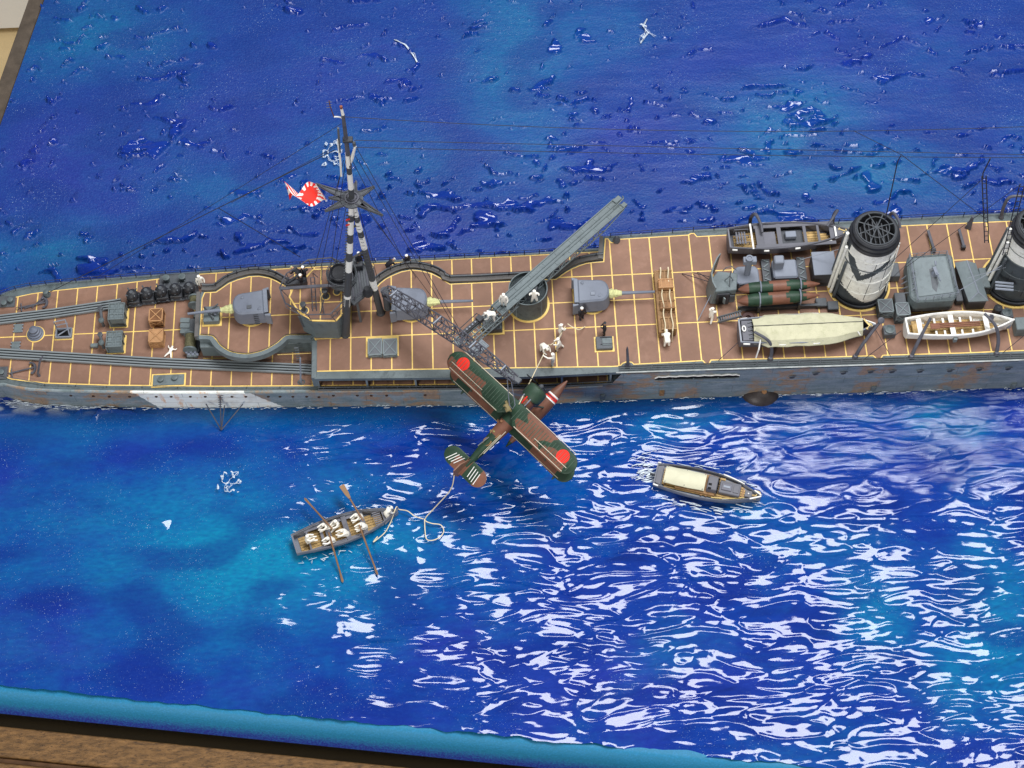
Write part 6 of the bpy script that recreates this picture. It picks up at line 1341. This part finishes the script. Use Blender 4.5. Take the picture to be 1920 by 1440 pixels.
fus([(.34, .165, .17, -.24), (.38, .19, .195, -.24), (.52, .195, .20, -.24), (.59, .18, .185, -.24), (.615, .13, .135, -.24), (.60, .10, .10, -.24)], 'engine_cowling', [cgreen])
for s in (-.07, .0, .07): TB(MP).tube([(.20, s, -.10 + .02 * (s == 0)), (.36, s * 1.1, -.075 + .02 * (s == 0))], .012, 5).build('exhaust', greyl if s else redm, pl_)
TB(MP).lathe((.60, 0, -.24), [(.055, 0), (.05, .05), (.02, .09)], xa * 1, 12) if False else None
hub = TB(MP); hub.ball((.64, 0, -.24), .05, (1.2, 1, 1)); hub.build('propeller_hub', greyd, pl_, smooth=True)
for s in (-1, 1):
    o = TB(MP); o.add([(.655, 0, -.25), (.66, s * .10, -.21), (.65, s * .34, -.22), (.645, s * .37, -.24), (.64, s * .34, -.265), (.645, s * .10, -.28), (.63, 0, -.24), (.64, s * .1, -.22), (.632, s * .34, -.23), (.63, s * .34, -.26), (.635, s * .1, -.27)], [(0, 1, 2, 3, 4, 5), (6, 10, 9, 3, 8, 7), (1, 7, 8, 2), (5, 4, 9, 10), (2, 8, 3), (3, 9, 4)]); o.build('propeller_blade', black, pl_)
for xx, r in ((-.30, .075), (-.50, .085), (-.70, .075)):
    TB(MP).lathe((xx, 0, -.112), [(0, 0), (r, 0), (r, .02), (r * .85, .02)], za, 16, caps=False) if False else None
    o = TB(MP); o.tube([(xx + r * math.cos(k / 14 * 6.283), r * .9 * math.sin(k / 14 * 6.283), -.115) for k in range(14)], .014, 5, closed=True); o.build('cockpit_rim', brownw, pl_); o = TB(MP); o.add([(xx + r * math.cos(k / 14 * 6.283), r * .9 * math.sin(k / 14 * 6.283), -.108) for k in range(14)], [tuple(range(14))]); o.build('cockpit_opening', pitch, pl_)
TB(MP).tube([(-.62, .02, -.08), (-.80, .03, -.02), (-.86, .03, .0)], .012, 5).build('rear_gun', greyd, pl_)
TB(MP).tube([(-.45, -.10, -.12), (-1.1, -.05, -.16)], .006, 4).build('fuselage_stringer', crl, pl_); TB(MP).tube([(-.35, -.12, -.14), (-.9, -.085, -.17)], .006, 4).build('fuselage_stringer', crl, pl_)
def cam_t(u_, v_): return 1 if (u_ < -.62 or (.1 < u_ < .5 and v_ > .3) or abs(u_) < .12) else 0
tp = wing(.98, .34, -1.28, -.17, cam_t, 'tailplane', tipr=.6, th=.018)
for s, ang in ((1, -.42), (-1, .14)):
    for k in range(4):
        R_ = Matrix.Rotation(ang, 3, 'Z'); TB(MP).box((-1.28 - .01 * k, s * (.15 + .058 * k), -.138), (.22, .012, .010), ang).build('white_stripe', white, tp)
o = TB(MP); o.add([(-1.10, 0, -.13), (-1.30, .012, .10), (-1.46, .012, .12), (-1.54, 0, -.02), (-1.50, 0, -.25), (-1.30, -.012, .10), (-1.46, -.012, .12)], [(0, 1, 2, 3, 4), (0, 4, 3, 6, 5), (0, 5, 1), (1, 5, 6, 2), (2, 6, 3)]); o.build('fin', cbrown, pl_)
# floats
def pfloat(x0, x1, y, z, r, name, stripe=False):
    n = 26; sec = []
    for i in range(n + 1):
        t_ = i / n; k_ = math.sin(math.pi / 2 * min(1, (t_ + .015) / .40)) ** .9 if t_ < .4 else max(.08, 1 - ((t_ - .4) / .62) ** 2.1); sec.append((x0 + (x1 - x0) * t_, r * k_, r * 1.0 * k_, z + (.03 * (t_ > .6) * (t_ - .6))))
    fn = lambda x, a: (1 if x > .0 and not (.0 < x < .2) else (1 if -.42 < x < -.22 else 0))
    f_ = fus(sec, name, [cgreen, cbrown], fn)
    if stripe:
        for xx, m_ in ((.70, white), (.668, redm), (.636, redm), (.604, white)): o = TB(MP); rr = r * math.sin(math.pi / 2 * min(1, ((1.06 - xx) / 1.62 + .015) / .40)) ** .9 + .003; o.tube([(xx - .016, y, z), (xx + .016, y, z)], [rr + .004, rr - .006], 20); o.build('nose_band', m_, f_, smooth=R45)
    return f_
fl_ = pfloat(1.06, -.56, 0, -1.02, .135, 'main_float', True)
for x0, x1 in ((.30, .42), (-.12, -.10)):
    for s in (-1, 1): TB(MP).tube([(x0, s * .09, -.36), (x1, s * .05, -.92)], .016, 5).build('float_strut', cgreen, pl_)
for s in (-1, 1):
    TB(MP).tube([(.12 + .09 * k * -1, s * 1.18, -.62) for k in range(7)], [.02, .05, .062, .062, .05, .035, .01], 10).build('wing_float', cgreen, pl_, smooth=R45)
    for xx in (-.02, -.22): TB(MP).tube([(xx, s * 1.18, -.35), (xx, s * 1.18, -.58)], .010, 4).build('wing_float_strut', cgreen, pl_)
# crew
pil = mat('flying_suit', (.34, .27, .13), .7, .2, 14, .1)
def crew(x, y, z, pz, label, m_):
    p_ = MP @ Vector((x, y, z)); r_ = person(0, 0, 0, math.atan2(xa.y, xa.x) + 1.2, pz, label, at_=p_, hgt=.34); b_ = kids(r_)
    for q_ in b_:
        q_.data = q_.data.copy(); 
        for i in range(len(q_.data.materials)): q_.data.materials[i] = m_
crew(-.06, .02, .035, 'crouch', 'airman in tan flying suit crouching on top of the upper wing at the lifting hook', pil)
crew(-.34, .02, -.25, 'sit', 'airman with reddish face in the front open cockpit of the floatplane', mat('red_brown_suit', (.26, .12, .06), .7, .2, 14, .1))
crew(-.56, .0, -.28, 'sit', 'airman in olive helmet in the rear cockpit of the floatplane', mat('olive_suit', (.24, .21, .08), .7, .2, 14, .1))
# hoist lines
hook = MP @ Vector((.02, 0, .06))
for px in (951, 959): MB().tube([P(px, 712 + (px - 951) * .5, 2.45), hook + Vector(((px - 955) * .012, .02, .12))], .008, 4).build('hoist_line', greyl, boom)
MB().tube([hook + Vector((-.05, .02, .12)), hook, hook + Vector((.05, .02, .12))], .010, 5).build('hoist_sling', greyl, boom)
def rope(pts, r, name, label, smooth_=5):
    p = [Vector(q_) for q_ in pts]; out = []
    for i in range(len(p) - 1):
        p0, p1, p2, p3 = p[max(i - 1, 0)], p[i], p[i + 1], p[min(i + 2, len(p) - 1)]
        for j in range(smooth_): u_ = j / smooth_; out.append(.5 * ((2 * p1) + (p2 - p0) * u_ + (2 * p0 - 5 * p1 + 4 * p2 - p3) * u_ ** 2 + (3 * p1 - p0 - 3 * p2 + p3) * u_ ** 3))
    out.append(p[-1]); return tag(MB().tube(out, r, 5).build(name, ropem), label, 'rope')
rope([P(1137 - 40, 612, ZS + .02), P(1086, 618, ZS + .15), P(1073, 613, ZS + .2), P(1064, 607, ZS + .25)], .009, 'rope', 'short slack rope end between the dark officer and the rope team')
rope([P(1060, 611, ZS + .27), P(1046, 636, ZS + .2), P(1032, 647, ZS + .2), P(1024, 655, ZS + .12), MP @ Vector((.16, -.03, .06))], .009, 'rope', 'taut cream rope from the hauling sailors down to the floatplane wing', 3)
tail = MP @ Vector((-1.52, 0, -.05))
rope([tail, P(845, 918, .9), P(817, 950, .4), P(797, 973, .16), P(808, 981, .15), P(826, 984, .15), P(832, 995, .15), P(826, 1006, .15), P(812, 1013, .15), P(800, 1011, .15), P(797, 995, .15), P(796, 973, .17)], .010, 'rope', 'cream tow rope falling from the floatplane tail and looping on the water')
rope([P(794, 973, .08), P(778, 968, .15), P(764, 958, .16), P(748, 955, .12), P(744, 950, .24), P(740, 958, .26), P(733, 978, .10), P(722, 998, .15), P(706, 1012, .14), P(700, 1016, .14), P(708, 1006, .15)], .010, 'rope', 'cream rope trailing from the rowing boat bow into the water')
# ensign
fa, fb_, fc = P(592, 345, AP.z + .02), P(612, 378, AP.z - .25), P(537, 368, AP.z - .1)
nu, nv2 = 56, 34; vs = []; uu = fc - (fa + fb_) / 2; vvv = fb_ - fa
for i in range(nu + 1):
    for j in range(nv2 + 1):
        s_, t_ = i / nu, j / nv2; base_ = fa.lerp(fb_, t_ * (1 - .0)); shr = 1 - .55 * s_ ** 1.5
        p_ = fa.lerp(fb_, .5 + (t_ - .5) * shr) + uu * s_ + Vector((0, .15 * math.sin(s_ * 7.5 + t_ * 1.6) * (.25 + s_), .10 * math.cos(s_ * 7 + t_ * 2) * s_)); vs.append(p_)
mi = []; fs = []
for i in range(nu):
    for j in range(nv2):
        s_, t_ = (i + .5) / nu * 1.5, (j + .5) / nv2; dx, dy = s_ - .50, t_ - .5; a = math.degrees(math.atan2(dy, dx)) % 360; r_ = math.hypot(dx, dy)
        red = r_ < .33 or (int((a + 5.625) // 11.25) % 2 == 0); mi.append(0 if red else 1); q_ = i * (nv2 + 1) + j; fs.append((q_, q_ + nv2 + 1, q_ + nv2 + 2, q_ + 1))
fg = MB().add(vs, fs); fg.mi = mi; fr_ = thing('naval_ensign', 'small red and white rayed flag flying left of the mast top', 'flag', fa); fg.build('flag_cloth', [redm, white], fr_, smooth=True)
MB().tube([fa, fb_], .008, 4).build('halyard', white, fr_)
# =====================================================================
# gel foam and streaks on the resin sea
# =====================================================================
fo = MB(); rnd = random.Random(3)
def web(cx, cy, w_, h_, n, z=.11):
    pts = [(cx + (rnd.random() - .5) * w_, cy + (rnd.random() - .5) * h_) for _ in range(n)]
    for i, a in enumerate(pts):
        for b2 in sorted(pts, key=lambda q_: (q_[0] - a[0]) ** 2 + (q_[1] - a[1]) ** 2)[1:4]: fo.tube([P(*a, z), P((a[0] + b2[0]) / 2 + rnd.uniform(-2, 2), (a[1] + b2[1]) / 2 + rnd.uniform(-1.5, 1.5), z + .01), P(*b2, z)], rnd.uniform(.002, .005), 4)
web(430, 903, 46, 40, 60); web(622, 288, 40, 48, 60, .06); web(1206, 62, 14, 40, 12)
def brush(pts, r):
    for _ in range(3): fo.tube([P(x + rnd.uniform(-2.5, 2.5), y + rnd.uniform(-2, 2), .045) for x, y in pts], rnd.uniform(.2, .5) * r, 4)
brush([(740, 74), (760, 84), (775, 100), (785, 122)], .022); brush([(1214, 36), (1206, 50), (1216, 60), (1200, 80)], .014); brush([(1205, 44), (1212, 58), (1228, 68)], .010)
for _ in range(60): x, y = rnd.gauss(1205, 12), rnd.gauss(893, 18); L_ = rnd.uniform(6, 22); fo.tube([P(x, y, .035), P(x + L_ * .5, y - L_ * .12 + rnd.uniform(-2, 2), .045), P(x + L_, y - L_ * .2, .035)], rnd.uniform(.004, .011), 4)
for _ in range(46):      # bow wave and wash along the launch
    t_ = rnd.random(); s = rnd.choice((-1, 1)); q_ = MLm @ Vector((LL * t_, s * (hwL(t_) + .03 + rnd.random() * .16), 0)); q_.z = .045; d = (MLm.to_3x3() @ Vector((1, 0, 0))) * rnd.uniform(.05, .16); fo.tube([q_ - d, q_ + Vector((0, rnd.uniform(-.02, .02), .01)), q_ + d], rnd.uniform(.004, .009), 4)
for _ in range(60):      # stern wash of the warship and the rowing boat's ripples
    x = rnd.uniform(-5, 205); y = 754 + x * .06 + rnd.gauss(0, 3.0) ; L_ = rnd.uniform(4, 16); fo.tube([P(x, y, .05), P(x + L_ / 2, y + rnd.uniform(-1.5, 1.5), .06), P(x + L_, y + rnd.uniform(-1, 1), .05)], rnd.uniform(.003, .007), 4)
for _ in range(34):
    t_ = rnd.random(); s = rnd.choice((-1, 1)); q_ = MR @ Vector((LR * t_, s * (hwR(t_) + .04 + rnd.random() * .10), 0)); q_.z = .04; fo.tube([q_, q_ + Vector((rnd.uniform(-.06, .06), rnd.uniform(-.05, .05), .01)), q_ + Vector((rnd.uniform(-.1, .1), rnd.uniform(-.05, .05), 0))], rnd.uniform(.003, .007), 4)
for _ in range(260):     # broken foam line where the hull meets the water
    x = rnd.uniform(-9.5, 10.5); y = interp(nt, x) + .03 - rnd.random() * .05 - .02; L_ = rnd.uniform(.02, .12); fo.tube([(x, y, .05), (x + L_ / 2, y + rnd.uniform(-.02, .02), .06), (x + L_, y, .05)], rnd.uniform(.003, .008), 4)
fobj = fo.build('foam', foam_m, None, smooth=True); tag(fobj, 'white brushed foam streaks and webs on the blue water', 'foam', kind='stuff')
